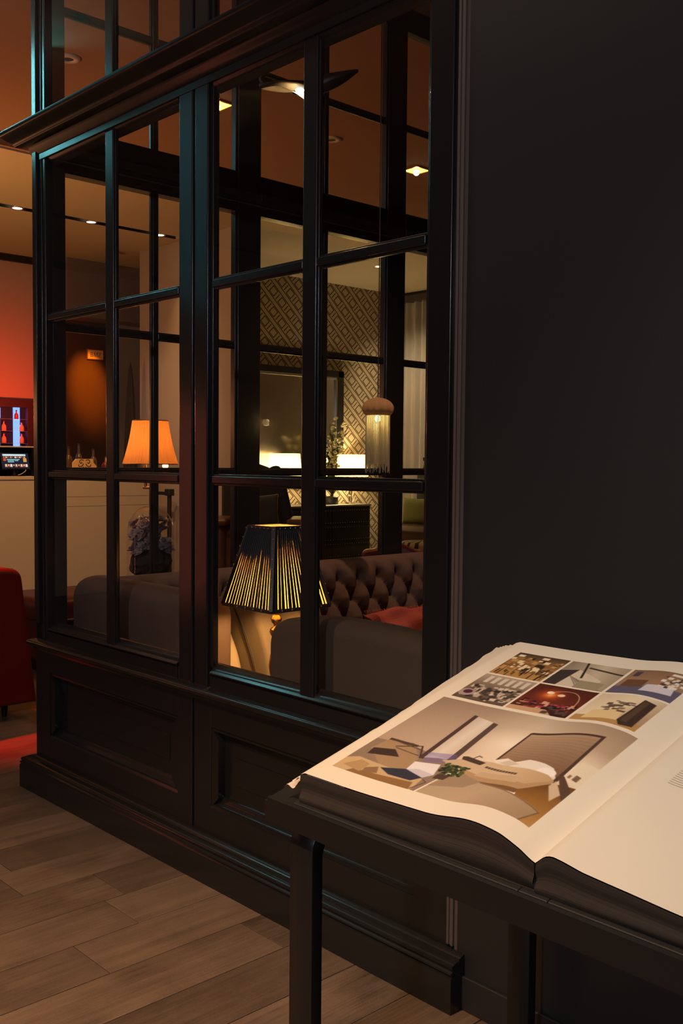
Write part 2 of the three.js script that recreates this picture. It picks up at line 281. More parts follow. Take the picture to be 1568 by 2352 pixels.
{
  const w = struct('window_2', null, null, 'black glazed screen closing the far side of the seating nook');
  const posts = [[-0.117, 0], [-1.242, -1.098], [-2.353, -2.201], [-3.46, -3.31]];
  for (const [a, b] of posts) part('post', [box(0.0, 0.06, 0, 4.2, a, b, 0.004), box(0.012, 0.05, 0.76, 4.2, a - 0.012, b + 0.012, 0.003)], M.paint, w);
  for (let i = 0; i < 3; i++) {
    const a = posts[i + 1][1], b = posts[i][0], m = (a + b) / 2;
    part('lower_panel', box(0.008, 0.05, 0, 0.76, a, b, 0.003), M.paint, w);
    part('transom', [box(0, 0.06, 2.785, 2.99, a, b, 0.003), box(-0.01, 0.07, 2.86, 2.9, a, b, 0.004), box(-0.002, 0.066, 2.783, 2.8, a, b, 0.003)], M.paint, w);
    part('top_rail', box(0, 0.06, 4.06, 4.2, a, b, 0.003), M.paint, w);
    part('glazing_bar', muntinV(m, 0.048, 0.76, 2.79, 0.03, 0.034, 'z'), M.paint, w);
    part('glazing_bar', muntinV(m, 0.048, 2.99, 4.06, 0.03, 0.034, 'z'), M.paint, w);
    for (const [p, q] of [[a, m - 0.015], [m + 0.015, b]]) {
      for (const y of [1.442, 2.102, 3.505]) part('glazing_bar', muntinH(p, q, y, 0.03, 0.048, 0.034, 'z'), M.paint, w);
      for (const [y0, y1] of [[0.76, 1.442], [1.442, 2.102], [2.102, 2.79], [2.99, 3.505], [3.505, 4.06]]) {
        const g = new THREE.PlaneGeometry(q - p, y1 - y0); g.rotateY(Math.PI / 2); g.translate(0.031, (y0 + y1) / 2, (p + q) / 2); part('pane', g, M.glass, w);
      }
    }
  }
  const profile = (q) => q.map(([o, y]) => [-o, y]).reverse();
  part('cornice_return', mitre(sweepZ(profile([[-0.01, 2.872], [0.055, 2.882], [0.066, 2.9], [0.106, 2.926], [0.114, 2.934], [0.114, 2.944], [0.1, 2.95], [-0.01, 2.97]]), -3.46, 0.112), 'z', 0.112), M.paint, w);
  part('dado_rail_return', mitre(sweepZ(profile([[-0.01, 0.69], [0.02, 0.68], [0.034, 0.67], [0.024, 0.656], [0.01, 0.636], [-0.01, 0.63]]), -3.46, 0.032), 'z', 0.032), M.paint, w);
  part('skirting_return', mitre(sweepZ(profile([[-0.01, 0], [0.057, 0], [0.057, 0.1], [0.052, 0.108], [0.057, 0.112], [0.05, 0.12], [0.053, 0.127], [0.042, 0.138], [0.022, 0.146], [-0.01, 0.152]]), -3.46, 0.055), 'z', 0.055), M.paint, w);
}
struct('trim_1', [box(2.47, 2.4785, 0.16, 4.2, -0.05, 0.004, 0.002), box(2.4785, 2.486, 0.16, 4.2, -0.05, 0.0, 0.001), box(2.486, 2.495, 0.16, 4.2, -0.05, 0.006, 0.002), box(2.495, 2.507, 0, 4.2, -0.05, -0.002)], M.scuff, 'scuffed bead where the screen meets the wall');
struct('baseboard_right', [box(2.52, 6.55, 0, 0.095, 0, 0.012, 0.004)], M.wallPaint, 'low black skirting below the black wall');
//@@OBJECTS
// ------------------------------------------------------------------ book stand and giant book
const TILT = Math.atan(0.2603);
const topY = (z) => 0.822 + (0.85 - z) * 0.2603;        // upper face of the sloping board
{
  const t = thing('book_stand', 'black sloping stand on bent legs carrying the giant open book', 'stand', [0, 0, 0]);
  const M2 = std(lin(0.011, 0.0108, 0.0105), 0.42, { bumpMap: brushPaint, bumpScale: 0.0003 });
  part('sloping_top', sweepX([[0.85, topY(0.85)], [0.85, topY(0.85) - 0.04], [0.07, topY(0.07) - 0.04], [0.07, topY(0.07)]], 2.712, 3.99, 0.003), M2, t);
  const leg = (zf, dir, x) => {                        // bent band: upright, then a bow under the board
    const s = new THREE.Shape(), r = 0.05, th = 0.03, yt = topY(zf) - 0.0405, b = dir;
    s.moveTo(zf, 0); s.lineTo(zf, yt - r - 0.002); s.quadraticCurveTo(zf, yt - 0.002, zf - b * r, yt + b * r * 0.26); s.lineTo(zf - b * 0.26, yt + b * 0.26 * 0.2603); s.lineTo(zf - b * 0.26, yt - th + b * 0.26 * 0.2603); s.lineTo(zf - b * (r + 0.01), yt - th + b * r * 0.26);
    s.quadraticCurveTo(zf - b * th, yt - th, zf - b * th, yt - r - th * 0.4); s.lineTo(zf - b * th, 0); s.closePath();
    return part('leg', sweepX(s, x, x + 0.066, 0.003), M2, t);
  };
  leg(0.832, 1, 2.77); leg(0.832, 1, 3.87); leg(0.09, -1, 2.77); leg(0.09, -1, 3.87);
  part('stop_ledge', sweepX([[0.85, topY(0.85)], [0.85, topY(0.85) + 0.008], [0.842, topY(0.842) + 0.008], [0.842, topY(0.842)]], 2.72, 3.98, 0.002), M2, t);
}
// print of the left page: six small interior photographs above a large one (drawn in page fractions)
const pageTex = canvasTex(1110, 1412, (c, W, H) => {
  c.fillStyle = '#efe6d2'; c.fillRect(0, 0, W, H);
  const U = (u) => u / 0.555 * W, V = (v) => (1 - v / 0.706) * H;
  const photo = (u0, u1, v0, v1, f) => { c.save(); c.beginPath(); c.rect(U(u0), V(v1), U(u1) - U(u0), V(v0) - V(v1)); c.clip(); c.translate(U(u0), V(v1)); c.scale((U(u1) - U(u0)) / 100, (V(v0) - V(v1)) / 100); f(); c.restore(); };
  const R = (col, x, y, w, h) => { c.fillStyle = col; c.fillRect(x, y, w, h); };
  const P = (col, ...p) => { c.fillStyle = col; c.beginPath(); p.forEach(([x, y], i) => (i ? c.lineTo(x, y) : c.moveTo(x, y))); c.closePath(); c.fill(); };
  const Lg = (x0, y0, x1, y1, ...st) => { const g = c.createLinearGradient(x0, y0, x1, y1); st.forEach(([o, k]) => g.addColorStop(o, k)); return g; };
  const E = (col, x, y, rx, ry) => { c.fillStyle = col; c.beginPath(); c.ellipse(x, y, rx, ry, 0, 0, 7); c.fill(); };
  const St = (col, w, ...p) => { c.strokeStyle = col; c.lineWidth = w; c.beginPath(); p.forEach(([x, y], i) => (i ? c.lineTo(x, y) : c.moveTo(x, y))); c.stroke(); };
  let s2 = 11; const q = () => { s2 = (s2 * 1664525 + 1013904223) % 4294967296; return s2 / 4294967296; };
  const specks = (cols, n, x0, x1, y0, y1, w, h) => { for (let i = 0; i < n; i++) R(cols[Math.floor(q() * cols.length)], x0 + q() * (x1 - x0), y0 + q() * (y1 - y0), w * (0.4 + q()), h * (0.4 + q())); };
  // large bedroom photograph
  photo(0.04, 0.509, 0.047, 0.388, () => {
    R(Lg(0, 0, 100, 0, [0, '#a8907c'], [0.3, '#bda68f'], [0.5, '#e2d0b6'], [0.6, '#efe0c6'], [0.85, '#cdb498'], [1, '#c4a98a']), 0, 0, 100, 74);
    R(Lg(0, 0, 0, 60, [0, 'rgba(120,98,82,0.35)'], [1, 'rgba(255,240,215,0.15)']), 0, 0, 100, 70);
    const gl = c.createRadialGradient(96, 50, 2, 96, 50, 26); gl.addColorStop(0, 'rgba(255,246,222,0.95)'); gl.addColorStop(1, 'rgba(255,240,210,0)'); c.fillStyle = gl; c.fillRect(66, 20, 34, 50);
    const g3 = c.createRadialGradient(58, 36, 1, 58, 36, 20); g3.addColorStop(0, 'rgba(255,246,226,0.8)'); g3.addColorStop(1, 'rgba(255,240,214,0)'); c.fillStyle = g3; c.fillRect(36, 14, 40, 46);
    P('#8f7a68', [0, 62], [22, 60], [40, 66], [50, 74], [46, 100], [0, 100]);
    P('#4a3631', [26, 13], [28.2, 13.5], [31.5, 70], [28.8, 69]); P('#57433c', [38.4, 17], [41.5, 18], [45, 66], [41.5, 65]);
    P(Lg(28, 0, 42, 0, [0, '#dccdb8'], [0.5, '#fbf5e8'], [1, '#e6d8c3']), [28.4, 14], [38.4, 17], [41.5, 64], [31.2, 68]);
    for (let k = 0; k < 15; k++) St('rgba(140,116,100,0.35)', 0.35, [28.7 + k * 0.66, 14 + k * 0.2], [31.5 + k * 0.66, 64]);
    P('rgba(112,100,180,0.45)', [30, 62], [43, 58], [47, 66], [33, 73]);
    P('#4b342b', [59.4, 20], [60, 19], [90.5, 10.5], [93, 64], [91.4, 65], [89.3, 13], [60.4, 21.3], [61, 54], [60, 54]);
    P(Lg(60, 20, 92, 60, [0, '#bba083'], [0.45, '#a08368'], [1, '#7d5b40']), [60.5, 21.4], [89.2, 13.2], [91.2, 60], [61, 53]);
    for (let k = 0; k < 12; k++) St('rgba(80,58,40,0.28)', 0.35, [60.6, 24 + k * 2.6], [89.6, 17 + k * 3.6]);
    P('#f1e9dc', [59, 55], [64, 50], [69, 53], [74, 49], [82, 51], [87, 53], [91, 60], [86, 63], [76, 61], [66, 58]); E('#fbf7ee', 86, 58, 4, 4); P('#d9cbb8', [66, 52], [72, 55], [68, 58], [63, 56]);
    P(Lg(40, 60, 92, 70, [0, '#cdb392'], [0.6, '#d8bf9c'], [1, '#c39f74']), [40, 67], [48, 60], [60, 57], [88, 60], [92, 63], [84, 73], [62, 72]);
    P('#b8966d', [50, 69], [62, 72], [84, 73], [92, 63], [92, 68], [84, 79], [60, 77]); P('#7b5835', [60, 77], [84, 79], [92, 68], [92, 71], [84, 83], [58, 79]);
    P('#cab08c', [60, 73], [61, 68], [82, 68], [80, 74]); for (let k = 0; k < 11; k++) R('#54423a', 60 + k * 1.5, 62 + k * 0.25, 1.2, 1.8);
    P(Lg(84, 70, 100, 100, [0, '#6d4417'], [0.4, '#94652a'], [1, '#bb8d4c']), [84, 80], [92, 66], [100, 60], [100, 100], [90, 100]);
    P('#5a4030', [91, 57], [93, 56], [101, 66], [101, 74], [99, 72]); P('#d6bf9f', [92.5, 62], [98, 70], [97, 78], [92, 68]); P('#efe1c6', [93, 40], [100, 38], [100, 60], [93, 55]); R('#7d6148', 96, 51, 2, 5); R('#8f7254', 94, 53, 1, 3);
    P(Lg(48, 74, 95, 100, [0, '#b19a80'], [0.5, '#bfa789'], [1, '#a58a69']), [49, 84], [54, 73], [66, 78], [98, 88], [95, 100], [47, 100]); P('rgba(150,128,104,0.7)', [54, 73], [66, 78], [62, 86], [48, 92]);
    St('#6f563e', 0.5, [66, 78.5], [98, 88.5], [95, 100]);
    P('#a78a68', [4, 73], [6, 60], [19, 57], [30, 71], [31, 84], [20, 88]); P('#38271f', [5, 72], [15, 68], [21, 74], [6, 79]); R('#4b382e', 6, 58, 16, 2.2); St('#3f2d26', 0.8, [13, 65], [24, 58], [30, 70]); St('#55423a', 0.7, [12, 60], [26, 62]); St('#55423a', 0.7, [14, 66], [28, 68]);
    P('#c9ae84', [0, 88], [5, 84], [24, 86], [43, 88], [44, 100], [0, 100]); P('#8f6a3c', [10, 96], [41, 93], [43, 100], [8, 100]); P('#b39468', [3, 95], [8, 86], [14, 88], [14, 97]); P('#8a6d4c', [14, 92], [19, 88], [22, 94], [15, 97]);
    P('#2b2c40', [20, 88], [31, 83], [42, 87], [39, 92], [27, 92]); P('#ece8ea', [31, 83], [30, 74], [42, 71], [45, 82], [42, 87]); P('#cfc9d6', [31, 83], [36, 80], [45, 82], [42, 87]);
    St('#5d4636', 0.6, [43, 88], [46, 90], [43, 99]);
    P('#4c3a2d', [46, 80], [52, 78], [51, 84], [46, 85]); for (let k = 0; k < 110; k++) E(['#33401d', '#515c2a', '#1c2612'][k % 3], 44 + q() * 11, 68 + q() * 11 - 0, 0.8, 0.9);
    P('#473429', [46, 58], [48, 57], [58, 59], [57, 62.5], [47, 61]); St('#3a2a22', 0.5, [51, 58], [52, 54], [54, 55]);
  });
  const cu = [[0.051, 0.19], [0.196, 0.343], [0.35, 0.494]];
  const A = [0.532, 0.654], B = [0.399, 0.526];
  photo(...cu[0], ...A, () => { R('#7d5a30', 0, 0, 100, 100); R(Lg(0, 0, 0, 40, [0, '#4a3524'], [1, '#9a7442']), 0, 0, 100, 40); P('#b58a48', [0, 70], [100, 78], [100, 100], [0, 100]); specks(['#d9b877', '#f0dcae', '#2c1f16', '#c7995a', '#a3763c'], 70, 0, 96, 14, 66, 9, 10); specks(['#2d2019', '#3b2a1e'], 26, 0, 96, 55, 84, 2.2, 18); R('#f2e7cd', 6, 8, 12, 9); R('#efe0c2', 52, 6, 13, 9); });
  photo(...cu[1], ...A, () => { R(Lg(0, 0, 100, 0, [0, '#8f8270'], [0.6, '#cfc0a6'], [1, '#a99a82']), 0, 0, 100, 100); P('#3a302c', [0, 42], [30, 30], [24, 100], [0, 100]); P('#d9cdb6', [28, 30], [80, 62], [76, 100], [22, 100]); for (let i = 0; i < 9; i++) St('#7b6e5e', 1.6, [26 + i * 5, 58 + i * 3], [58 + i * 5, 100]); St('#26201d', 3.4, [28, 0], [46, 62]); St('#3b322d', 5, [38, 18], [100, 30]); R('#9d9178', 50, 70, 40, 30); });
  photo(...cu[2], ...A, () => { R(Lg(0, 0, 0, 100, [0, '#8b6a52'], [0.5, '#a58265'], [1, '#6f6675']), 0, 0, 100, 100); P('#5f5a70', [0, 72], [100, 60], [100, 100], [0, 100]); P('#d7d3dc', [46, 58], [86, 50], [92, 80], [44, 84]); R('#6d4a30', 8, 42, 34, 28); specks(['#e9dcc6', '#efe7da', '#4b3a33'], 34, 56, 96, 18, 56, 6, 7); R('#efe4cf', 64, 6, 22, 8); R('#4e4353', 8, 8, 10, 20); });
  photo(...cu[0], ...B, () => { R(Lg(0, 0, 0, 100, [0, '#b9a893'], [0.45, '#7e6c5b'], [1, '#5d4c3f']), 0, 0, 100, 100); for (let i = 0; i < 6; i++) R('#d9cfbe', 14 + i * 14, 6, 8, 26); specks(['#2b221d', '#433831', '#d6c7b2', '#3a2f29', '#bfae97'], 90, 6, 96, 38, 88, 8, 9); E('#a99a8b', 14, 76, 15, 13); E('#4a1838', 15, 74, 8, 7); });
  photo(...cu[1], ...B, () => { R(Lg(0, 0, 0, 100, [0, '#4d1a0c'], [0.6, '#6b2813'], [1, '#311009']), 0, 0, 100, 100); const g = c.createRadialGradient(38, 34, 2, 38, 34, 34); g.addColorStop(0, '#ffb05a'); g.addColorStop(0.35, 'rgba(200,80,25,0.7)'); g.addColorStop(1, 'rgba(90,30,12,0)'); c.fillStyle = g; c.fillRect(0, 0, 100, 100); E('#fff2d5', 34, 26, 6, 5); E('#f1d7b5', 54, 30, 6, 5); c.strokeStyle = '#d8b690'; c.lineWidth = 1.6; c.beginPath(); c.moveTo(36, 24); c.bezierCurveTo(60, 2, 92, 12, 90, 72); c.stroke(); specks(['#b0425a', '#1c0c0a', '#7d2c2a', '#d8a08a', '#2a1412'], 60, 6, 90, 56, 82, 8, 7); P('#caa27c', [0, 86], [60, 84], [76, 100], [0, 100]); specks(['#2a1613', '#54403a'], 18, 56, 92, 70, 96, 9, 6); });
  photo(...cu[2], ...B, () => { R(Lg(0, 0, 100, 60, [0, '#d8c8ab'], [0.5, '#efe0c0'], [1, '#b79a78']), 0, 0, 100, 100); P('#b98f55', [0, 80], [100, 80], [100, 100], [0, 100]); P('#e6cd98', [18, 62], [60, 50], [66, 86], [14, 92]); specks(['#7d6c58', '#5f5142', '#96846b'], 22, 22, 62, 24, 56, 9, 6); P('#3c2a20', [70, 8], [90, 14], [92, 92], [74, 96], [66, 84]); P('#55402f', [72, 12], [80, 14], [80, 84], [70, 84]); });
  // print softness and grain
  const im = c.getImageData(0, 0, W, H), src = new Uint8ClampedArray(im.data), D = im.data, rad = 3;
  const tmp = new Float32Array(W * H * 3);
  for (let y = 0; y < H; y++) for (let x = 0; x < W; x++) for (let k = 0; k < 3; k++) { let s = 0, n = 0; for (let d = -rad; d <= rad; d++) { const xx = x + d; if (xx >= 0 && xx < W) { s += src[(y * W + xx) * 4 + k]; n++; } } tmp[(y * W + x) * 3 + k] = s / n; }
  for (let y = 0; y < H; y++) for (let x = 0; x < W; x++) { const g = (q() - 0.5) * 12, pap = src[(y * W + x) * 4] > 238 && src[(y * W + x) * 4 + 2] === 210; for (let k = 0; k < 3; k++) { if (pap) { D[(y * W + x) * 4 + k] = src[(y * W + x) * 4 + k]; continue; } let s = 0, n = 0; for (let d = -rad; d <= rad; d++) { const yy = y + d; if (yy >= 0 && yy < H) { s += tmp[(yy * W + x) * 3 + k]; n++; } } D[(y * W + x) * 4 + k] = 0.7 * s / n + 0.3 * src[(y * W + x) * 4 + k] + g; } }
  c.putImageData(im, 0, 0);
});
{
  const L = 0.706, slopeY = (v) => v * Math.sin(TILT), slopeZ = (v) => -v * Math.cos(TILT);
  // height of the paper over the tilted plane through the front-left corner, across the spread
  const prof = [[0, 0], [0.011, 0.005], [0.155, 0.006], [0.285, 0.010], [0.344, 0.013], [0.423, 0.024], [0.482, 0.02], [0.522, 0.007], [0.555, -0.008]];
  const prof2 = [[0.555, -0.008], [0.566, 0.002], [0.577, 0.009], [0.592, 0.0105], [0.64, 0.003], [0.72, -0.003], [0.8, -0.009], [0.95, -0.012], [1.09, -0.014]];
  const H = (pr, u) => { let i = 0; while (i < pr.length - 2 && u > pr[i + 1][0]) i++; const [a, b] = [pr[i], pr[i + 1]], t = Math.min(1, Math.max(0, (u - a[0]) / (b[0] - a[0]))), p0 = pr[Math.max(0, i - 1)], p3 = pr[Math.min(pr.length - 1, i + 2)]; return 0.5 * (2 * a[1] + (b[1] - p0[1]) * t + (2 * p0[1] - 5 * a[1] + 4 * b[1] - p3[1]) * t * t + (3 * a[1] - p0[1] - 3 * b[1] + p3[1]) * t * t * t); };
  const t = thing('open_book', 'giant open picture book, photographs printed on its left page', 'book', [2.8, 0.889, 0.83]);
  const at = (pr, u, v, lift) => [u, slopeY(v) + H(pr, u) * (1 - 0.25 * v / L) + lift, slopeZ(v)];
  const paperL = std(0xffffff, 0.62, { map: pageTex });
  part('left_page', grid(90, 24, (a, b) => at(prof, a * 0.555, b * L, 0.001)), paperL, t, 'left page printed with seven interior photographs');
  const rt = canvasTex(900, 1170, (c, W, Hh) => { c.fillStyle = '#efe6d2'; c.fillRect(0, 0, W, Hh); c.fillStyle = 'rgba(120,110,98,0.55)'; for (let i = 0; i < 9; i++) c.fillRect(W * 0.13, Hh * (0.525 + i * 0.009), W * (0.26 + 0.04 * ((i * 7) % 3)), Hh * 0.0028); });
  part('right_page', grid(80, 20, (a, b) => at(prof2, 0.555 + a * 0.535, b * L, 0.001)), std(0xffffff, 0.62, { map: rt }), t, 'blank right page with a small block of text');
  const under = -0.052;
  const block = (pr, u0, u1) => { // solid pages between the sheet and the board
    const n = 60, g = [];
    g.push(grid(n, 10, (a, b) => [u0 + a * (u1 - u0), H(pr, u0 + a * (u1 - u0)) + (under - H(pr, u0 + a * (u1 - u0))) * b - 0.0006, 0.001 + 0.004 * Math.sin(b * 9 + a * 2) * b]));
    g.push(grid(n, 10, (a, b) => [u0 + a * (u1 - u0), slopeY(L) + H(pr, u0 + a * (u1 - u0)) * 0.75 + (under - H(pr, u0 + a * (u1 - u0)) * 0.75) * b - 0.0006, slopeZ(L)]));
    for (const u of [u0, u1]) g.push(grid(10, 24, (a, b) => [u + (u === u0 ? -1 : 1) * 0.004 * Math.sin(a * 7) * a * (u === 0.555 ? 0 : 1), slopeY(b * L) + H(pr, u) * (1 - 0.25 * b) + (under - H(pr, u)) * a - 0.0006, slopeZ(b * L)]));
    g.push(grid(2, 2, (a, b) => [u0 + a * (u1 - u0), slopeY(b * L) + under, slopeZ(b * L)]));
    return join(g);
  };
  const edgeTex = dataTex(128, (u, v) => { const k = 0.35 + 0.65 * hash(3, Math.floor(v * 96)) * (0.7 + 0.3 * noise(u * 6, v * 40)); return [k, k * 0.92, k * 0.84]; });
  const em = std(lin(0.05, 0.04, 0.033), 0.8, { map: edgeTex });  // near-black tone puts the shade on the page edges into colour
  part('page_block', block(prof, 0, 0.553), em, t, 'page edges coloured dark to stand in for shade');
  part('page_block', block(prof2, 0.557, 1.09), em, t, 'page edges coloured dark to stand in for shade');
  part('cover_board', [box(-0.012, 0.53, -0.008, 0, -L - 0.01, 0.012, 0.003), box(0.53, 0.585, -0.008, 0, -L - 0.01, 0.012, 0.003), box(0.585, 1.1, -0.008, 0, -L - 0.01, 0.012, 0.003)].map((g) => { g.rotateX(TILT); g.translate(0, under - 0.0005, 0); return g; }), M.dark, t);
  // a few lower sheets that have slipped out to the left, with ragged edges, and a curled corner
  for (let k = 0; k < 5; k++) {
    const out = [0.012, 0.022, 0.03, 0.04, 0.05][k], lift = -0.0015 - 0.003 * k;
    part('loose_sheet', grid(8, 60, (a, b) => { const rag = 0.006 * (noise(b * 26 + k * 9, k) - 0.5) + 0.004 * Math.sin(b * 5 + k * 1.7) * (1 - b); const u = -out * (0.35 + 0.65 * b) + rag + a * (0.06 + out); return [u, slopeY(0.012 + b * L * 0.97) + Math.max(lift - 0.006 * (1 - a) * (1 - b), -0.045) + (u > 0 ? -0.001 : 0), slopeZ(0.012 + b * L * 0.97)]; }), M.paper, t);
  }
  part('curled_corner', grid(12, 10, (a, b) => { const u = -0.052 * (1 - a) * (1 - 0.75 * b) - 0.002, c = (1 - a); return [u + 0.004, slopeY(b * 0.16) - 0.016 - 0.022 * c * (1 - b) + 0.006 * Math.sin(a * 9) * (1 - b), slopeZ(b * 0.16) - 0.004 + 0.006 * c * (1 - b)]; }), M.paper, t);
  part('curled_corner', grid(12, 10, (a, b) => { const u = -0.03 * (1 - a) * (1 - 0.7 * b) - 0.001, c = (1 - a); return [u + 0.003, slopeY(b * 0.2) - 0.006 - 0.012 * c * (1 - b) - 0.003 * Math.sin(a * 8), slopeZ(b * 0.2) - 0.002]; }), M.paper, t);
}
// ------------------------------------------------------------------ seating nook
{
  const t = thing('tufted_sofa', 'long taupe velvet sofa with deep-buttoned back along the side screen', 'sofa', [0, 0, 0]);
  const zA = -0.4, zB = -3.2, zF = -0.24, TY = 0.972;
  // back profile: from seat up to a rolled top and down the outside
  const sp = [[0.52, 0.42], [0.475, 0.55], [0.435, 0.7], [0.4, 0.84], [0.375, 0.91], [0.34, 0.955], [0.29, TY], [0.23, 0.965], [0.18, 0.935], [0.155, 0.88], [0.15, 0.7], [0.15, 0.12]];
  const cur = new THREE.CatmullRomCurve3(sp.map(([x, y]) => new THREE.Vector3(x, y, 0)), false, 'catmullrom', 0.4);
  const PZ = 0.15, PY = 0.105, y0 = 0.675;
  const buttons = [];
  for (let r = 0; r < 3; r++) for (let k = 0; k < 20; k++) { const z = zA - 0.1 - k * PZ - (r % 2) * PZ / 2, y = y0 + r * PY; if (z > zB) buttons.push([z, y]); }
  const N = 380, Mv = 190;
  const pts = cur.getSpacedPoints(Mv), iTop = pts.reduce((m, p, i) => (p.y > pts[m].y ? i : m), 0), tans = pts.map((p, i) => { const a = pts[Math.max(0, i - 1)], b = pts[Math.min(Mv, i + 1)]; return new THREE.Vector2(b.x - a.x, b.y - a.y).normalize(); });
  part('back', grid(N, Mv, (a, b) => {
    const i = Math.round(b * Mv), p = pts[i], tn = tans[i], z = zF + (zB - zF) * a;
    let d = 0;
    if (i < Mv * 0.62) {
      const yy = (p.y - y0) / PY, zz = (zA - 0.1 - z) / PZ;
      // diamond folds between staggered buttons, open pleats above the last row
      const f = (s) => { const q = s - Math.floor(s); return Math.min(q, 1 - q); };
      const top = 2;
      let m;
      if (yy <= top) { const u = zz + yy / 2, v = zz - yy / 2; m = Math.min(f(u), f(v)); } else m = f(zz) + (yy - top) * 0.12;
      const fold = Math.min(1, m / 0.46);
      d = 0.05 * Math.max(0, fold) ** 0.55 - 0.042;
      const fade = i < iTop ? Math.min(1, Math.max(0, (TY - 0.004 - p.y) / 0.055)) : 0;
      d *= fade;
      for (const [bz, by] of buttons) { const e = Math.hypot(bz - z, by - p.y); if (e < 0.05) d -= 0.034 * (1 - e / 0.05) ** 1.3; }
    }
    return [p.x + tn.y * d, p.y - tn.x * d, z];
  }), M.taupe, t);
  for (const [z, y] of buttons) { let i = 0; while (i < Mv && pts[i].y < y) i++; const p = pts[i]; const g = new THREE.SphereGeometry(0.012, 10, 8); g.scale(0.6, 1, 1); g.translate(p.x - 0.056, p.y, z); part('button', g, M.taupe, t); }
  part('seat', [box(0.42, 1.12, 0.14, 0.33, zB, zA, 0.03), box(0.46, 1.16, 0.32, 0.46, zB + 0.9, zA - 0.005, 0.05), box(0.46, 1.16, 0.32, 0.46, zB, zB + 0.89, 0.05)], M.taupe, t);
  // arm next to the front screen, rounded along its top
  const s = new THREE.Shape(); s.moveTo(-0.13, 0.12); s.lineTo(-0.12, 0.86); s.bezierCurveTo(-0.118, 0.95, -0.18, 0.972, -0.25, 0.968); s.bezierCurveTo(-0.33, 0.966, -0.38, 0.93, -0.385, 0.86); s.lineTo(-0.38, 0.12); s.closePath();
  part('arm', sweepX(s, 0.1, 0.98, 0.035), M.taupe, t);
  part('arm', (() => { const g = sweepX(s, 0.15, 1.1, 0.035); g.translate(0, 0, -3.05); return g; })(), M.taupe, t);
  for (const [x, z] of [[0.2, -0.45], [1.02, -0.45], [0.2, -3.1], [1.02, -3.1]]) part('foot', cyl(0.018, 0.026, 0.14, [x, 0, z]), M.dark, t);
}
function pillow(w, h, d, pinch = 0.86) {           // cushion in its own plane: wide x, tall y, thick z
  const f = (s) => grid(22, 22, (a, b) => { const u = a * 2 - 1, v = b * 2 - 1, e = Math.sqrt(Math.max(0, (1 - u ** 4) * (1 - v ** 4))), c = 1 - (1 - pinch) * (1 - Math.abs(u * v)) * (u * u + v * v) * 0.55; return [s * u * w / 2 * c, v * h / 2 * c, s * d / 2 * e]; });
  return join([f(1), f(-1)]);
}
function piping(w, h, r = 0.006, pinch = 0.86) {
  const p = []; for (let i = 0; i < 48; i++) { const k = i / 48 * 4, s = Math.floor(k), q = (k - s) * 2 - 1; let [u, v] = [[q, -1], [1, q], [-q, 1], [-1, -q]][s]; const c = 1 - (1 - pinch) * (1 - Math.abs(u * v)) * (u * u + v * v) * 0.55; p.push(new THREE.Vector3(u * w / 2 * c, v * h / 2 * c, 0)); }
  return new THREE.TubeGeometry(new THREE.CatmullRomCurve3(p, true), 120, r, 6, true);
}
// three big velvet cushions standing in a row at the open end of the sofa seat
const leanPillow = (pts, z0, z1) => { const s = new THREE.Shape(); s.moveTo(...pts[0]); s.splineThru(pts.slice(1).map((p) => new THREE.Vector2(...p))); s.closePath(); return sweepZ(s, z0, z1, 0.025); };
{
  const a = thing('velvet_cushion', 'pale gold velvet cushion lit by the pleated lamp, foremost of three beside the sofa arm', 'cushion');
  part('cover', leanPillow([[0.5, 0.465], [0.48, 0.7], [0.55, 0.93], [0.63, 0.9], [0.74, 0.8], [0.82, 0.69], [0.862, 0.58], [0.875, 0.5], [0.84, 0.465]], -0.53, -0.4), M.beige, a);
  const b = thing('velvet_cushion', 'khaki velvet cushion with a dark piped seam, middle of three beside the sofa arm', 'cushion');
  part('cover', leanPillow([[0.6, 0.465], [0.6, 0.7], [0.68, 0.93], [0.8, 0.955], [0.88, 0.9], [0.96, 0.8], [1.01, 0.69], [1.03, 0.58], [1.03, 0.5], [1.0, 0.465]], -0.66, -0.535), M.khaki, b);
  part('piping', tube([[0.71, 0.93, -0.53], [0.79, 0.86, -0.527], [0.86, 0.76, -0.527], [0.915, 0.66, -0.527], [0.945, 0.56, -0.528], [0.95, 0.49, -0.53]], 0.004, 30, 6), M.dark, b);
  const c = thing('velvet_cushion', 'dark khaki velvet cushion, rearmost of three and half hidden by the armchair back', 'cushion');
  part('cover', leanPillow([[0.72, 0.465], [0.7, 0.7], [0.78, 0.94], [0.92, 0.97], [1.02, 0.93], [1.08, 0.8], [1.11, 0.65], [1.12, 0.52], [1.1, 0.465]], -0.8, -0.67), M.khaki, c);
}
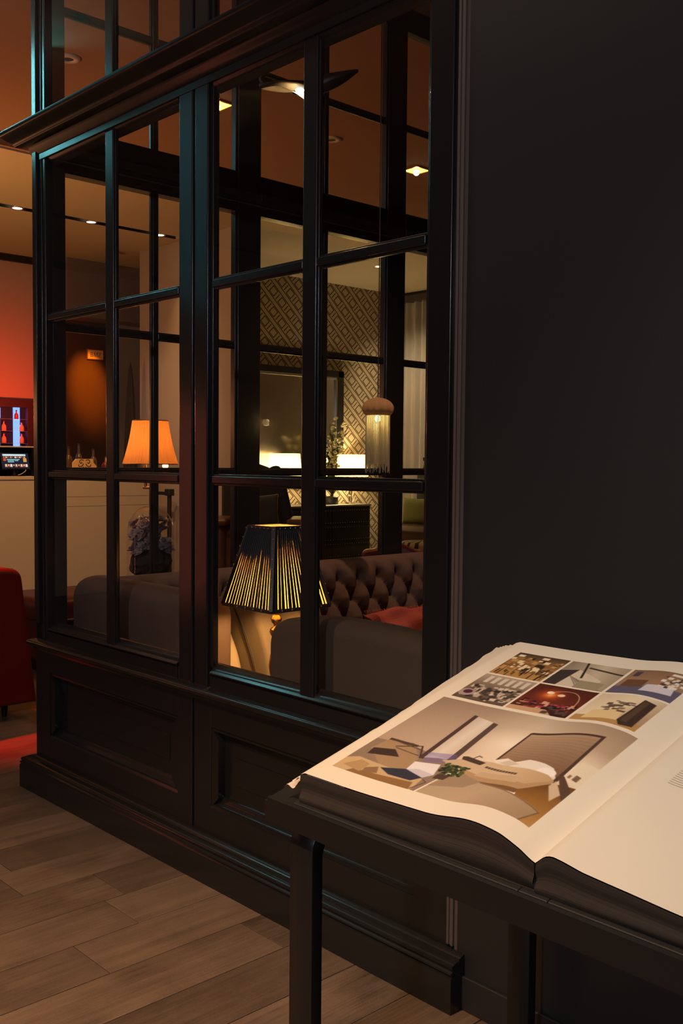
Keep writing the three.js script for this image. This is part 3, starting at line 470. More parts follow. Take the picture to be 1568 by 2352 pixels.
{
  const t = thing('club_armchair', 'grey-brown velvet armchair with its back to the front screen', 'armchair', [0, 0, 0]);
  const s = new THREE.Shape(); s.moveTo(1.555, 0.1); s.lineTo(1.535, 0.84); s.bezierCurveTo(1.533, 0.92, 1.56, 0.95, 1.65, 0.962); s.bezierCurveTo(1.8, 0.985, 2.1, 0.985, 2.25, 0.966); s.bezierCurveTo(2.37, 0.95, 2.39, 0.93, 2.388, 0.84); s.lineTo(2.37, 0.1); s.closePath();
  part('back', sweepZ(s, -0.27, -0.1, 0.045), M.grey, t);
  part('arm', box(1.55, 1.66, 0.1, 0.6, -0.8, -0.25, 0.05), M.grey, t);
  part('arm', box(2.24, 2.375, 0.1, 0.6, -0.8, -0.25, 0.05), M.grey, t);
  part('seat', [box(1.63, 2.25, 0.1, 0.3, -0.82, -0.25, 0.03), box(1.645, 2.235, 0.29, 0.45, -0.85, -0.26, 0.05)], M.grey, t);
  for (const [x, z] of [[1.56, -0.16], [2.32, -0.16], [1.56, -0.74], [2.32, -0.74]]) part('foot', cyl(0.016, 0.024, 0.11, [x, 0, z]), M.dark, t);
}
// pleated square lamp on its little round table, between sofa and armchair
{
  const P = [1.297, 0, -0.345];
  const tb = thing('side_table', 'small round dark side table under the pleated black lamp', 'table', P);
  part('table_top', lathe([[0, 0.6], [0.155, 0.6], [0.162, 0.606], [0.162, 0.616], [0.155, 0.622], [0, 0.622]], 40), M.dark, tb);
  part('column', lathe([[0, 0.02], [0.02, 0.03], [0.016, 0.3], [0.02, 0.598], [0, 0.6]]), M.brass, tb);
  part('base', lathe([[0, 0], [0.12, 0], [0.122, 0.012], [0.03, 0.022], [0, 0.024]], 40), M.brass, tb);
  const t = thing('table_lamp', 'square table lamp with black pleated shade glowing gold between the pleats', 'lamp', [P[0], 0.622, P[2]]);
  part('base', [lathe([[0, 0], [0.07, 0], [0.072, 0.014], [0.05, 0.022], [0.02, 0.03], [0, 0.03]]), lathe([[0, 0.03], [0.014, 0.035], [0.022, 0.05], [0.03, 0.09], [0.024, 0.13], [0.012, 0.17], [0, 0.175]])], M.gold, t);
  part('stem', [lathe([[0.009, 0.17], [0.012, 0.2], [0.022, 0.212], [0.026, 0.224], [0.022, 0.236], [0.01, 0.244], [0.01, 0.252], [0.02, 0.262], [0.022, 0.274], [0.014, 0.286], [0.009, 0.292], [0.016, 0.3], [0.024, 0.312], [0.026, 0.326], [0.018, 0.334], [0.008, 0.34], [0.007, 0.37]], 28)], M.gold, t, 'turned gilt stem');
  const yb = 0.33, yt = 0.632, hb = 0.145, ht = 0.074, mid = (k) => hb + (ht - hb) * k;
  const shade = new THREE.Group(); shade.name = 'lamp_shade'; t.add(shade);
  const liner = std(lin(0.62, 0.42, 0.14), 0.95, { transmission: 0.5, thickness: 0 });
  const black = std(lin(0.005, 0.0048, 0.0048), 0.6);
  for (let f = 0; f < 4; f++) {
    const turn = (g) => { g.rotateY(f * Math.PI / 2); return g; };
    part('liner', turn(grid(1, 6, (a, b) => [(a * 2 - 1) * (mid(b) - 0.004), yb + (yt - yb) * b, mid(b) - 0.004])), liner, shade, 'gold translucent lining');
    // fan of narrow folded pleats that close up towards the top and gape below
    const n = 17, gs = [];
    for (let k = 0; k < n; k++) {
      const c = (k + 0.5) / n, gapB = 0.05 + 0.5 * hash(k * 3.7 + f * 11, 2.2) ** 2.8, w = 1 / n;
      gs.push(grid(4, 8, (a, b) => { const open = 1 - gapB * Math.max(0, 1 - b * 1.25) ** 0.9, u = c + (a - 0.5) * w * Math.min(1.06, open) + 0.012 * (1 - b) * (hash(k, f) - 0.5); return [(u * 2 - 1) * (mid(b) + 0.001), yb + (yt - yb) * b, mid(b) + 0.001 + 0.005 * (1 - Math.abs(a - 0.5) * 2)]; }));
    }
    part('pleats', turn(join(gs)), black, shade);
    const strip = []; 
    strip.push(box(-hb - 0.003, hb + 0.003, yb - 0.008, yb + 0.006, hb - 0.003, hb + 0.005, 0.002), box(-ht - 0.003, ht + 0.003, yt - 0.012, yt + 0.002, ht - 0.002, ht + 0.006, 0.002));
    const L = Math.hypot(yt - yb, (hb - ht) * Math.SQRT2);
    const e = box(-0.008, 0.008, -L / 2, L / 2, -0.004, 0.004, 0.002); e.rotateX(-Math.atan(((hb - ht) * Math.SQRT2) / (yt - yb))); e.translate(0, (yb + yt) / 2, (hb + ht) / 2 * Math.SQRT2 + 0.004); e.rotateY(Math.PI / 4); strip.push(e);
    part('frame_strip', turn(join(strip)), std(lin(0.05, 0.045, 0.042), 0.3), shade);
    const st = []; for (let k = 0; k <= 8; k++) { const b = 0.03 + k / 8 * 0.94, m = mid(b) * Math.SQRT2 + 0.009; const s = ball(0.0032, [0, yb + (yt - yb) * b, m], 8); s.rotateY(Math.PI / 4); st.push(s); }
    for (let k = 1; k < 6; k++) st.push(ball(0.003, [(k / 6 * 2 - 1) * hb, yb, hb + 0.006], 8), ball(0.003, [(k / 6 * 2 - 1) * ht, yt - 0.006, ht + 0.007], 8));
    part('studs', turn(join(st)), M.steel, shade, 'small steel studs');
  }
  part('bulb', ball(0.028, [0, 0.4, 0], 16), glow(new THREE.Color(0xffb65a), 9), t);
  point(0xffc078, LIGHT.goldLamp, [P[0], 0.622 + 0.4, P[2]], 1.4);
}
{ // coral cushion on the sofa
  const t = thing('fringed_cushion', 'coral pink crumpled cushion with a frayed edge on the tufted sofa', 'cushion', [0.74, 0.6, -1.72], Math.PI / 2 - 0.15);
  const m = std(lin(0.42, 0.085, 0.06), 0.9, { bumpMap: bumpCloth, bumpScale: 0.001 });
  const g = pillow(0.46, 0.34, 0.17, 0.8); const p = g.attributes.position;
  for (let i = 0; i < p.count; i++) { const x = p.getX(i), y = p.getY(i); p.setZ(i, p.getZ(i) + 0.012 * Math.sin(x * 30 + y * 24) + 0.01 * Math.sin(y * 50 - x * 12)); }
  g.computeVertexNormals(); g.rotateX(-0.75); part('cover', g, m, t);
  const fr = []; for (let k = 0; k < 60; k++) { const x = -0.22 + k * 0.0075; const q = tube([[x, 0.165, 0], [x + rr(-0.006, 0.006), 0.172, 0.002], [x + rr(-0.006, 0.006), 0.182, rr(-0.005, 0.005)]], 0.0016, 4, 5); q.rotateX(-0.75); fr.push(q); }
  part('fringe', fr, m, t).userData.kind = 'stuff';
}
{ // lamp reflection in the glass, built as a solid pendant before the second post
  const P = [0.5, 1.76, -1.69];
  const t = thing('reflection_pendant', 'reflected lamp built as a solid mushroom-shaped pendant with tan plume cap and long pale bead fringe', 'pendant lamp', P);
  const m = std(lin(0.25, 0.135, 0.065), 0.9, { bumpMap: bumpCloth, bumpScale: 0.004, transmission: 0.25, thickness: 0 });
  part('cap', grid(96, 16, (a, b) => { const th = a * 2 * Math.PI, lob = 1 + 0.05 * Math.cos(th * 12) * Math.sin(b * Math.PI), r = (b < 0.8 ? 0.083 * Math.sin(b / 0.8 * Math.PI * 0.62 + 0.02) : 0.083 * Math.sin(0.62 * Math.PI + 0.02) - (b - 0.8) * 0.06) * lob, y = b < 0.8 ? 0.02 + 0.06 * Math.cos(b / 0.8 * Math.PI * 0.62) : 0.02 + 0.06 * Math.cos(0.62 * Math.PI) - (b - 0.8) * 0.06; return [r * Math.cos(th), y, r * Math.sin(th)]; }), m, t, 'tan plume cap');
  const bm = std(lin(0.62, 0.58, 0.4), 0.4, { transmission: 0.35, thickness: 0 });
  const gs = []; const bead = (r, y, h, th) => { const g = new THREE.CylinderGeometry(0.0018, 0.0018, h, 5, 1, true); g.translate(r * Math.cos(th), y - h / 2, r * Math.sin(th)); return g; };
  for (let k = 0; k < 60; k++) gs.push(bead(0.064, 0.0, 0.29 + 0.03 * Math.sin(k * 2.4), k / 60 * 2 * Math.PI));
  for (let k = 0; k < 30; k++) gs.push(bead(0.04, 0.0, 0.27, k / 30 * 2 * Math.PI));
  part('bead_fringe', gs, bm, t, 'pale bead fringe').userData.kind = 'stuff';
  part('hoop', (() => { const g = new THREE.TorusGeometry(0.064, 0.003, 8, 48); g.rotateX(Math.PI / 2); return g; })(), M.brass, t);
  part('cord', cyl(0.003, 0.003, 4.2 - P[1] - 0.07, [0, 0.07, 0], 8), M.dark, t);
  part('bulb', ball(0.018, [0, -0.03, 0], 12), glow(new THREE.Color(0xffdf9a), 8), t);
  point(0xffd890, LIGHT.fringe, [P[0], P[1] - 0.03, P[2]], 1);
}
{ // blade pendant high in the nook
  const P = [0.40, 3.37, -1.245];
  const t = thing('blade_pendant', 'sculptural pendant light of curved black blades with a glowing white underside', 'pendant lamp', P, Math.PI * 0.25);
  // its long axis runs along local x
  const skin = std(lin(0.014, 0.012, 0.011), 0.45), inner = std(lin(0.8, 0.74, 0.6), 0.5);
  const blade = (xs, yt, yb, wz, zo) => grid(40, 12, (a, b) => { const x = xs[0] + (xs[1] - xs[0]) * a, th = b * Math.PI * 2, env = Math.sin(Math.PI * Math.min(1, 0.03 + a * 0.97)) ** 0.7; const cy = yt(a) * 0.5 + yb(a) * 0.5, hy = Math.abs(yt(a) - yb(a)) * 0.5; return [x, cy + hy * Math.cos(th), zo + wz * env * Math.sin(th)]; });
  part('blade', blade([0.0, 0.27], (a) => 0.035 + 0.045 * a, (a) => -0.06 + 0.035 * a + 0.09 * a * a, 0.05, 0), skin, t, 'long black blade');
  part('blade', blade([-0.225, 0.03], (a) => 0.012 + 0.012 * a, (a) => -0.012 - 0.012 * a, 0.06, 0), skin, t);
  part('blade', grid(30, 10, (a, b) => { const th = b * Math.PI * 2; return [-0.21 + a * 0.14 + 0.006 * Math.cos(th), 0.062 - 0.05 * a + 0.008 * Math.cos(th), 0.0 + 0.028 * Math.sin(th)]; }), skin, t, 'raised loop of the left blade');
  part('blade', tube([[-0.2, 0.06, 0], [-0.218, 0.035, 0], [-0.2, 0.006, 0]], 0.009, 16, 8), skin, t);
  part('underside', grid(40, 10, (a, b) => { const x = -0.21 + 0.235 * a, dip = 0.02 + 0.07 * Math.max(0, (a - 0.3) / 0.7) ** 1.6; return [x, -0.012 - dip * b, (b - 0.5) * 0.1 * Math.sin(Math.PI * (0.05 + 0.9 * a)) - 0.01 + 0.05 * b]; }), inner, t, 'white curved underside');
  part('bulb', (() => { const g = new THREE.SphereGeometry(0.02, 16, 10); g.scale(1.1, 0.5, 0.8); g.translate(-0.02, -0.03, 0.02); return g; })(), glow(new THREE.Color(0xfff0d8), 14), t);
  part('rod', cyl(0.006, 0.006, 4.2 - P[1] - 0.03, [0.01, 0.03, 0], 10), skin, t);
  const c = Math.SQRT1_2; point(0xffcf8a, LIGHT.bladeLamp, [P[0] - 0.02 * c + 0.02 * c, P[1] - 0.03, P[2] + 0.02 * c + 0.02 * c], 1);
}
// ------------------------------------------------------------------ just beyond the side screen
{
  const c = [-0.5, 0, -0.925];
  const tb = thing('pedestal_table', 'round dark pedestal table carrying the glass dome behind the sofa', 'table', c);
  part('table_top', lathe([[0, 0.79], [0.21, 0.79], [0.22, 0.8], [0.22, 0.812], [0.21, 0.82], [0, 0.82]], 40), M.dark, tb);
  part('pedestal', lathe([[0, 0], [0.16, 0], [0.16, 0.02], [0.05, 0.05], [0.03, 0.2], [0.035, 0.6], [0.06, 0.77], [0, 0.79]], 32), M.dark, tb);
  const d = thing('glass_dome', 'tall glass dome over dried lilac flowers on a dark base', 'glass dome', [c[0], 0.82, c[2]]);
  part('plinth', lathe([[0, 0], [0.145, 0], [0.148, 0.01], [0.145, 0.025], [0, 0.025]], 40), M.dark, d);
  part('dome', lathe([[0.132, 0.026], [0.133, 0.26], [0.13, 0.3], [0.118, 0.345], [0.095, 0.385], [0.062, 0.412], [0.03, 0.424], [0, 0.427]], 48), new THREE.MeshPhysicalMaterial({ color: 0xffffff, roughness: 0, transmission: 1, thickness: 0, ior: 1.55, side: THREE.DoubleSide }), d, 'clear glass dome');
  part('foliage_mound', (() => { const g = new THREE.IcosahedronGeometry(0.1, 4), p = g.attributes.position; for (let i = 0; i < p.count; i++) { const k = 1 + 0.35 * (noise(p.getX(i) * 40 + 9, p.getY(i) * 40 + p.getZ(i) * 33) - 0.5); p.setXYZ(i, p.getX(i) * k * 1.1, p.getY(i) * k * 0.95 + 0.11, p.getZ(i) * k * 1.1); } g.computeVertexNormals(); return g; })(), std(lin(0.015, 0.014, 0.012), 0.8), d, 'dark mossy mound');
  const fl = [[0.34, 0.29, 0.34], [0.5, 0.42, 0.44]].map(([r, g, b]) => std(lin(r, g, b), 0.9, { transmission: 0.3, thickness: 0 }));
  for (let k = 0; k < 84; k++) {
    const th = rr(0, 6.28), y = rr(0.17, 0.36), R = Math.min(0.105, 0.125 * Math.sqrt(Math.max(0.05, 1 - ((y - 0.2) / 0.2) ** 2))) * Math.sqrt(rnd()), gs = [];
    for (let q = 0; q < 9; q++) { const p = grid(3, 3, (a, b) => [(a - 0.5) * 0.032 * Math.sin(Math.PI * (0.15 + 0.8 * b)), b * 0.034, 0.008 * b * b + 0.006 * (a - 0.5) ** 2 * 4]); p.rotateX(rr(0.2, 1.3)); p.rotateY(q * 0.7 + rr(0, 0.4)); gs.push(p); }
    const g = join(gs); g.rotateX(rr(-0.8, 0.8)); g.rotateZ(rr(-0.8, 0.8)); g.translate(R * Math.cos(th), y, R * Math.sin(th)); part('flower', g, fl[k % 2], d);
  }
  const f = thing('floor_lamp', 'brass floor lamp with an amber pleated shade behind the sofa', 'lamp', [-0.62, 0, -1.0]);
  const amber = std(lin(0.82, 0.42, 0.135), 0.95, { transmission: 0.5, thickness: 0 });
  part('lamp_shade', grid(220, 10, (a, b) => { const th = a * 2 * Math.PI, r = (0.152 - 0.054 * b - 0.006 * Math.sin(Math.PI * b)) * (1 + 0.022 * Math.sin(th * 46) + 0.008 * Math.sin(th * 23 + 1)); return [r * Math.cos(th), 1.478 + 0.243 * b, r * Math.sin(th)]; }), amber, f, 'amber pleated shade');
  part('shade_trim', [1.478, 1.721].map((y, i) => { const g = new THREE.TorusGeometry(i ? 0.099 : 0.153, 0.003, 6, 60); g.rotateX(Math.PI / 2); g.translate(0, y, 0); return g; }), M.brass, f);
  part('stem', [cyl(0.009, 0.009, 0.33, [-0.02, 1.34, 0.02]), cyl(0.008, 0.008, 1.33, [0, 0.02, 0]), tube([[-0.03, 1.345, 0.03], [0, 1.345, 0]], 0.009, 6), lathe([[0, 0], [0.13, 0], [0.132, 0.014], [0.02, 0.03], [0, 0.03]], 40)], M.brass, f);
  part('finial', lathe([[0, 1.7], [0.03, 1.7], [0.03, 1.706], [0.008, 1.712], [0, 1.72]]), M.brass, f);
  part('bulb', ball(0.03, [-0.02, 1.6, 0.02]), glow(new THREE.Color(0xff9a3c), 8), f);
  point(0xffb468, LIGHT.orangeLamp, [-0.64, 1.6, -0.98], 1.5);
  part('glint_ball', ball(0.017, [0.06, 1.468, -0.06], 12), glow(new THREE.Color(0xffc070), 6), f, 'glowing ball standing in for a glint reflected in the glass');  // bright glint in the glass, built as a glowing ball
}
{ // queue barrier and slender column by the pale pier
  const b = thing('barrier_stand', 'thin black barrier post with a top rail in front of the pale pier', 'barrier', [-5.8, 0, -4.55]);
  part('post', cyl(0.026, 0.026, 1.1, [0, 0.02, 0]), M.dark, b); part('head', box(-0.05, 0.05, 1.08, 1.16, -0.04, 0.04, 0.01), M.dark, b);
  part('rail', box(-0.36, -0.04, 1.085, 1.125, -0.012, 0.012, 0.004), M.dark, b); part('base', lathe([[0, 0], [0.17, 0], [0.17, 0.012], [0.03, 0.03], [0, 0.03]], 32), M.dark, b);
  const s = thing('folded_parasol', 'slim folded dark parasol standing against the pale pier', 'parasol', [-6.55, 0, -4.48]);
  part('pole', cyl(0.075, 0.075, 1.0, [0, 0.03, 0]), std(lin(0.01, 0.008, 0.007), 0.8), s); part('base', lathe([[0, 0], [0.22, 0], [0.22, 0.03], [0.05, 0.06], [0, 0.06]], 32), M.dark, s);
  part('canopy', grid(40, 14, (a, v) => { const th = a * 2 * Math.PI, r = 0.088 * Math.pow(1 - v, 0.55) * (1 + 0.12 * Math.cos(th * 8)) + 0.004; return [r * Math.cos(th), 1.0 + 1.7 * v, r * Math.sin(th)]; }), std(lin(0.01, 0.008, 0.007), 0.85), s);
}
// ------------------------------------------------------------------ bar on the left
{
  const xc = -5.3, t = thing('bar_counter', 'long pale bar counter with a smooth front', 'counter');
  part('front_panel', box(xc - 0.03, xc, 0.08, 1.29, -4.05, 3.5, 0.002), M.cream, t); part('counter_top', box(xc - 0.75, xc + 0.012, 1.29, 1.325, -4.05, 3.5, 0.006), M.cream, t);
  part('plinth', box(xc - 0.7, xc - 0.06, 0, 0.08, -4.05, 3.5), M.dark, t); part('end_panel', box(xc - 0.7, xc - 0.03, 0.08, 1.29, -4.05, -4.02), M.cream, t);
  part('groove', [box(xc, xc + 0.002, 1.108, 1.114, -4.0, -2.9), box(xc, xc + 0.002, 1.008, 1.013, -4.0, -2.9)], M.pale, t);
  const k = thing('till_cabinet', 'black open cabinet with a pale edge around the till screen on the bar', 'cabinet', [xc - 0.1, 1.325, -2.44]);
  part('carcass', [box(-0.3, 0.05, 0, 0.29, -0.2, -0.188), box(-0.3, 0.05, 0, 0.29, 0.188, 0.2), box(-0.3, -0.288, 0, 0.29, -0.2, 0.2)], M.dark, k);
  part('edge_strip', [box(-0.3, 0.06, 0.29, 0.302, -0.206, 0.206, 0.003), box(0.05, 0.058, 0, 0.29, 0.19, 0.203, 0.002)], M.cream, k);
  const s = thing('till_screen', 'tilted touch screen showing a menu of drink pictures inside the black cabinet', 'screen', [xc - 0.07, 1.325, -2.435], 0.0);
  const tex = canvasTex(512, 320, (c, W, H) => {
    c.fillStyle = '#1a2038'; c.fillRect(0, 0, W, H); c.fillStyle = '#bfe9f5'; c.fillRect(16, 12, W - 60, 40); c.fillStyle = '#ffffff'; c.fillRect(40, 22, W - 140, 18);
    const col = ['#b8502e', '#e0b080', '#7c2a20', '#d88a4a', '#3b2a40', '#f0d9b8']; for (let i = 0; i < 10; i++) { c.fillStyle = col[i % 6]; c.fillRect(24 + i * 44, 64, 38, 34); c.fillStyle = '#efe0d0'; c.fillRect(30 + i * 44, 70, 14, 8); }
    c.fillStyle = '#c25a34'; c.fillRect(20, 104, 56, 60); c.fillStyle = '#e0a24a'; c.fillRect(410, 100, 66, 84); c.fillStyle = '#a8f2f4'; c.fillRect(90, 122, 250, 14); c.fillRect(100, 150, 130, 13); c.fillRect(244, 150, 70, 13); c.fillRect(104, 178, 120, 13);
    for (let i = 0; i < 9; i++) { c.fillStyle = col[(i * 5 + 1) % 6]; c.fillRect(40 + i * 50, 232, 44, 62); c.fillStyle = '#f7efe2'; c.fillRect(54 + i * 50, 242, 18, 26); }
  });
  const scr = new THREE.MeshStandardMaterial({ color: 0x000000, emissive: 0xffffff, emissiveMap: tex, emissiveIntensity: 0.9, roughness: 0.3 });
  const tilt = (g) => { g.rotateY(Math.PI / 2); g.rotateZ(0.3); g.translate(0.0, 0.155, 0); return g; };
  part('housing', tilt(box(-0.148, 0.148, -0.085, 0.085, -0.014, -0.002, 0.004)), M.dark, s); part('display', tilt(new THREE.PlaneGeometry(0.276, 0.152)), scr, s, 'lit menu display');
  part('stand', [cyl(0.018, 0.018, 0.13, [-0.03, 0.005, 0]), box(-0.09, 0.03, 0, 0.008, -0.06, 0.06, 0.003)], M.dark, s); part('cable', tube([[-0.02, 0.1, -0.11], [0.02, 0.06, -0.1], [0.03, 0.025, -0.05], [0.01, 0.012, -0.02]], 0.004), M.cream, s);
  const L = new THREE.RectAreaLight(0x9fc4e8, 0.7, 0.27, 0.15); L.position.set(xc + 0.0, 1.49, -2.435); L.lookAt(xc + 1, 1.75, -2.435); scene.add(L);
}
{ // blue-lit bottle niche on the red wall
  const t = thing('bottle_shelf', 'red framed wall niche with blue lit shelves above the bar', 'shelf', [-8.1, 1.62, -3.3]);
  const fm = std(lin(0.045, 0.018, 0.03), 0.5);
  part('frame', [box(0, 0.1, 0.54, 0.645, -0.635, 0.9, 0.004), box(0, 0.1, -0.3, 0.54, -0.635, -0.54, 0.004), box(0, 0.1, -0.3, 0.54, 0.84, 0.9, 0.004), box(0, 0.1, -0.3, -0.25, -0.54, 0.84)], fm, t);
  part('back_panel', box(0.0, 0.008, -0.25, 0.54, -0.54, 0.84), std(lin(0.015, 0.02, 0.07), 0.4), t);
  for (const y of [0.39, 0.236, 0.08, -0.08]) part('glass_shelf', box(0.008, 0.095, y - 0.004, y, -0.54, 0.84), std(lin(0.5, 0.55, 0.7), 0.2, { transmission: 0.5, thickness: 0 }), t);
  const led = glow(new THREE.Color(0x7fa6ff), 1.5), dimled = glow(new THREE.Color(0x6a6fa0), 0.35);
  for (const [z, y0, y1, m] of [[-0.43, -0.25, 0.54, led], [-0.17, 0.4, 0.53, led], [-0.17, -0.25, 0.39, dimled], [0.09, 0.4, 0.53, led], [0.09, -0.25, 0.39, dimled], [0.35, -0.25, 0.53, dimled], [0.6, -0.25, 0.53, dimled]]) part('light_strip', box(0.009, 0.016, y0, y1, z - 0.045, z + 0.045), m, t, 'glowing blue strip');
  const L = new THREE.RectAreaLight(0x6f8fff, LIGHT.niche * 8, 0.08, 0.75); L.position.set(-8.08, 1.77, -3.73); L.lookAt(-7, 1.77, -3.73); scene.add(L);
  const proto = [];
  const mk = (k, label, pos) => { const b = thing('bottle', label, 'bottle', pos, 0, 'bottles in the blue niche'); const h = [0.13, 0.115, 0.12][k], r = [0.03, 0.026, 0.032][k]; part('glass_body', lathe([[0, 0], [r, 0], [r, h * 0.4], [r * 0.85, h * 0.55], [r * 0.35, h * 0.7], [r * 0.3, h * 0.92], [0, h * 0.92]], 14), std([lin(0.9, 0.4, 0.16), lin(0.5, 0.09, 0.07), lin(0.85, 0.45, 0.2)][k], 0.3), b); part('cap', cyl(r * 0.36, r * 0.36, h * 0.1, [0, h * 0.91, 0], 12), M.dark, b); return b; };
  const spots = [[-0.48, 0.236 - 0.154, 0], [-0.48, 0.082 - 0.16, 0], [-0.41, 0.39, 1], [-0.24, 0.082, 0], [-0.21, -0.08, 2], [-0.16, 0.39, 1], [0.0, 0.082, 2], [0.0, -0.08, 0], [0.12, 0.236, 0], [-0.48, 0.236, 2], [-0.24, 0.236, 0]];
  const where = ['right end of the third niche shelf', 'right end of the lowest niche shelf', 'top niche shelf against the bright strip', 'third niche shelf, second from the right', 'lowest niche shelf, second from the right', 'top niche shelf, second from the right', 'left of the third niche shelf', 'left of the lowest niche shelf', 'left of the second niche shelf', 'right end of the second niche shelf', 'middle of the second niche shelf'];
  const seen = {};
  spots.forEach(([z, y, k], i) => { const pos = [-8.045, 1.62 + y + 0.0005, -3.3 + z], label = `small ${['orange', 'dark red', 'amber'][k]} bottle, ${where[i]}`; if (seen[k]) copy(seen[k], pos, 0, label); else seen[k] = mk(k, label, pos); });
}
{ // dark lacquer panel with the fire-panel sign and bottles below
  struct('wall_lacquer', box(-8.1, -8.07, 0, 3.36, -5.16, -4.1, 0.004), std(lin(0.075, 0.04, 0.012), 0.32), 'dark glossy bronze wall panel behind the bar');
  struct('wall_recess', box(-8.1, -8.06, 0, 3.36, -6.2, -5.2, 0.004), std(lin(0.32, 0.28, 0.24), 0.8), 'pale grey wall strip beside the bronze panel');
  const tx = canvasTex(256, 140, (c, W, H) => { c.fillStyle = '#8a3a12'; c.fillRect(0, 0, W, H); c.fillStyle = '#e9c578'; c.fillRect(10, 10, W - 20, H - 20); c.fillStyle = '#4a2f14'; c.font = '84px sans-serif'; c.textAlign = 'center'; c.textBaseline = 'middle'; c.fillText('BMZ', W / 2, H / 2 + 4); });
  const s = thing('wall_sign', 'small cream sign reading BMZ on the bronze panel', 'sign', [-8.07, 2.925, -4.855], Math.PI / 2);
  part('plate', box(-0.125, 0.125, -0.07, 0.07, 0.0, 0.012, 0.003), std(lin(0.4, 0.1, 0.03), 0.5), s); const f = new THREE.PlaneGeometry(0.25, 0.14); f.translate(0, 0, 0.0125); part('lettering', f, std(0xffffff, 0.5, { map: tx }), s, 'lettering BMZ');
  const h = thing('added_wall_light', 'small amber spotlight added to imitate a lamp reflection on the bronze panel', 'lamp', [-6.9, 4.1, -4.43]);  // amber spot added out of sight to imitate a reflected lamp glow
  part('canister', cyl(0.05, 0.05, 0.09, [0, -0.1, 0]), M.dark, h); part('lens', cyl(0.042, 0.042, 0.006, [0, -0.107, 0]), glow(new THREE.Color(0xff9a30), 3), h);
  spot(0xff8c1a, LIGHT.glow, [-6.9, 3.98, -4.43], [-8.07, 2.5, -4.75], 0.2, 1, 2);
  const nm = ['amber spirit bottle behind the ornate board on the bar', 'clear bottle beside the ornate board on the bar', 'small red bottle at the left of the ornate board'];
  const bt = (x, z, h2, r, col, label) => { const b = thing('bar_bottle', label, 'bottle', [x, 1.325, z], 0, 'bottles on the bar'); part('glass_body', lathe([[0, 0], [r, 0], [r, h2 * 0.55], [r * 0.8, h2 * 0.66], [r * 0.32, h2 * 0.76], [r * 0.3, h2], [0, h2]], 18), std(col, 0.12, { transmission: 0.4, thickness: 0 }), b); part('stopper', cyl(r * 0.34, r * 0.34, h2 * 0.07, [0, h2, 0], 12), M.dark, b); };
  bt(-5.9, -3.3, 0.3, 0.045, lin(0.16, 0.09, 0.04), nm[0]); bt(-5.75, -3.52, 0.28, 0.04, lin(0.15, 0.11, 0.08), nm[1]); bt(-5.7, -3.12, 0.17, 0.04, lin(0.6, 0.05, 0.03), nm[2]);
  const tall = ['slim dark bottle behind the small red one', 'tall clear bottle with narrow neck at the rear of the bar', 'round amber bottle at the right of the ornate board'];
  bt(-5.95, -3.12, 0.32, 0.035, lin(0.05, 0.035, 0.025), tall[0]); bt(-6.0, -3.48, 0.33, 0.04, lin(0.14, 0.1, 0.07), tall[1]); bt(-5.65, -3.62, 0.2, 0.05, lin(0.2, 0.03, 0.03), tall[2]);
  const o = thing('ornate_board', 'cream board with dark scrolls standing on the bar', 'ornament', [-5.6, 1.325, -3.32], Math.PI / 2);
  part('board', sweepZ((() => { const q = new THREE.Shape(); q.moveTo(-0.14, 0); q.lineTo(0.14, 0); q.lineTo(0.12, 0.06); q.lineTo(0.15, 0.1); q.lineTo(0.11, 0.14); q.lineTo(0.1, 0.18); q.lineTo(-0.1, 0.18); q.lineTo(-0.14, 0.14); q.closePath(); return q; })(), 0, 0.02, 0.003), std(lin(0.75, 0.5, 0.2), 0.6), o);
  const sc = []; for (const s2 of [-1, 1]) for (const P of [[[0.012, 0.165], [0.045, 0.172], [0.062, 0.15], [0.045, 0.132], [0.032, 0.145]], [[0.014, 0.13], [0.03, 0.105], [0.065, 0.1], [0.075, 0.12]], [[0.012, 0.095], [0.035, 0.07], [0.07, 0.066], [0.082, 0.084]], [[0.01, 0.06], [0.03, 0.035], [0.06, 0.03], [0.075, 0.045], [0.06, 0.055]]]) sc.push(tube(P.map(([x, y]) => [s2 * x, y, 0.021]), 0.0045, 20, 6)); part('scrolls', sc, M.dark, o, 'dark scroll relief');
}
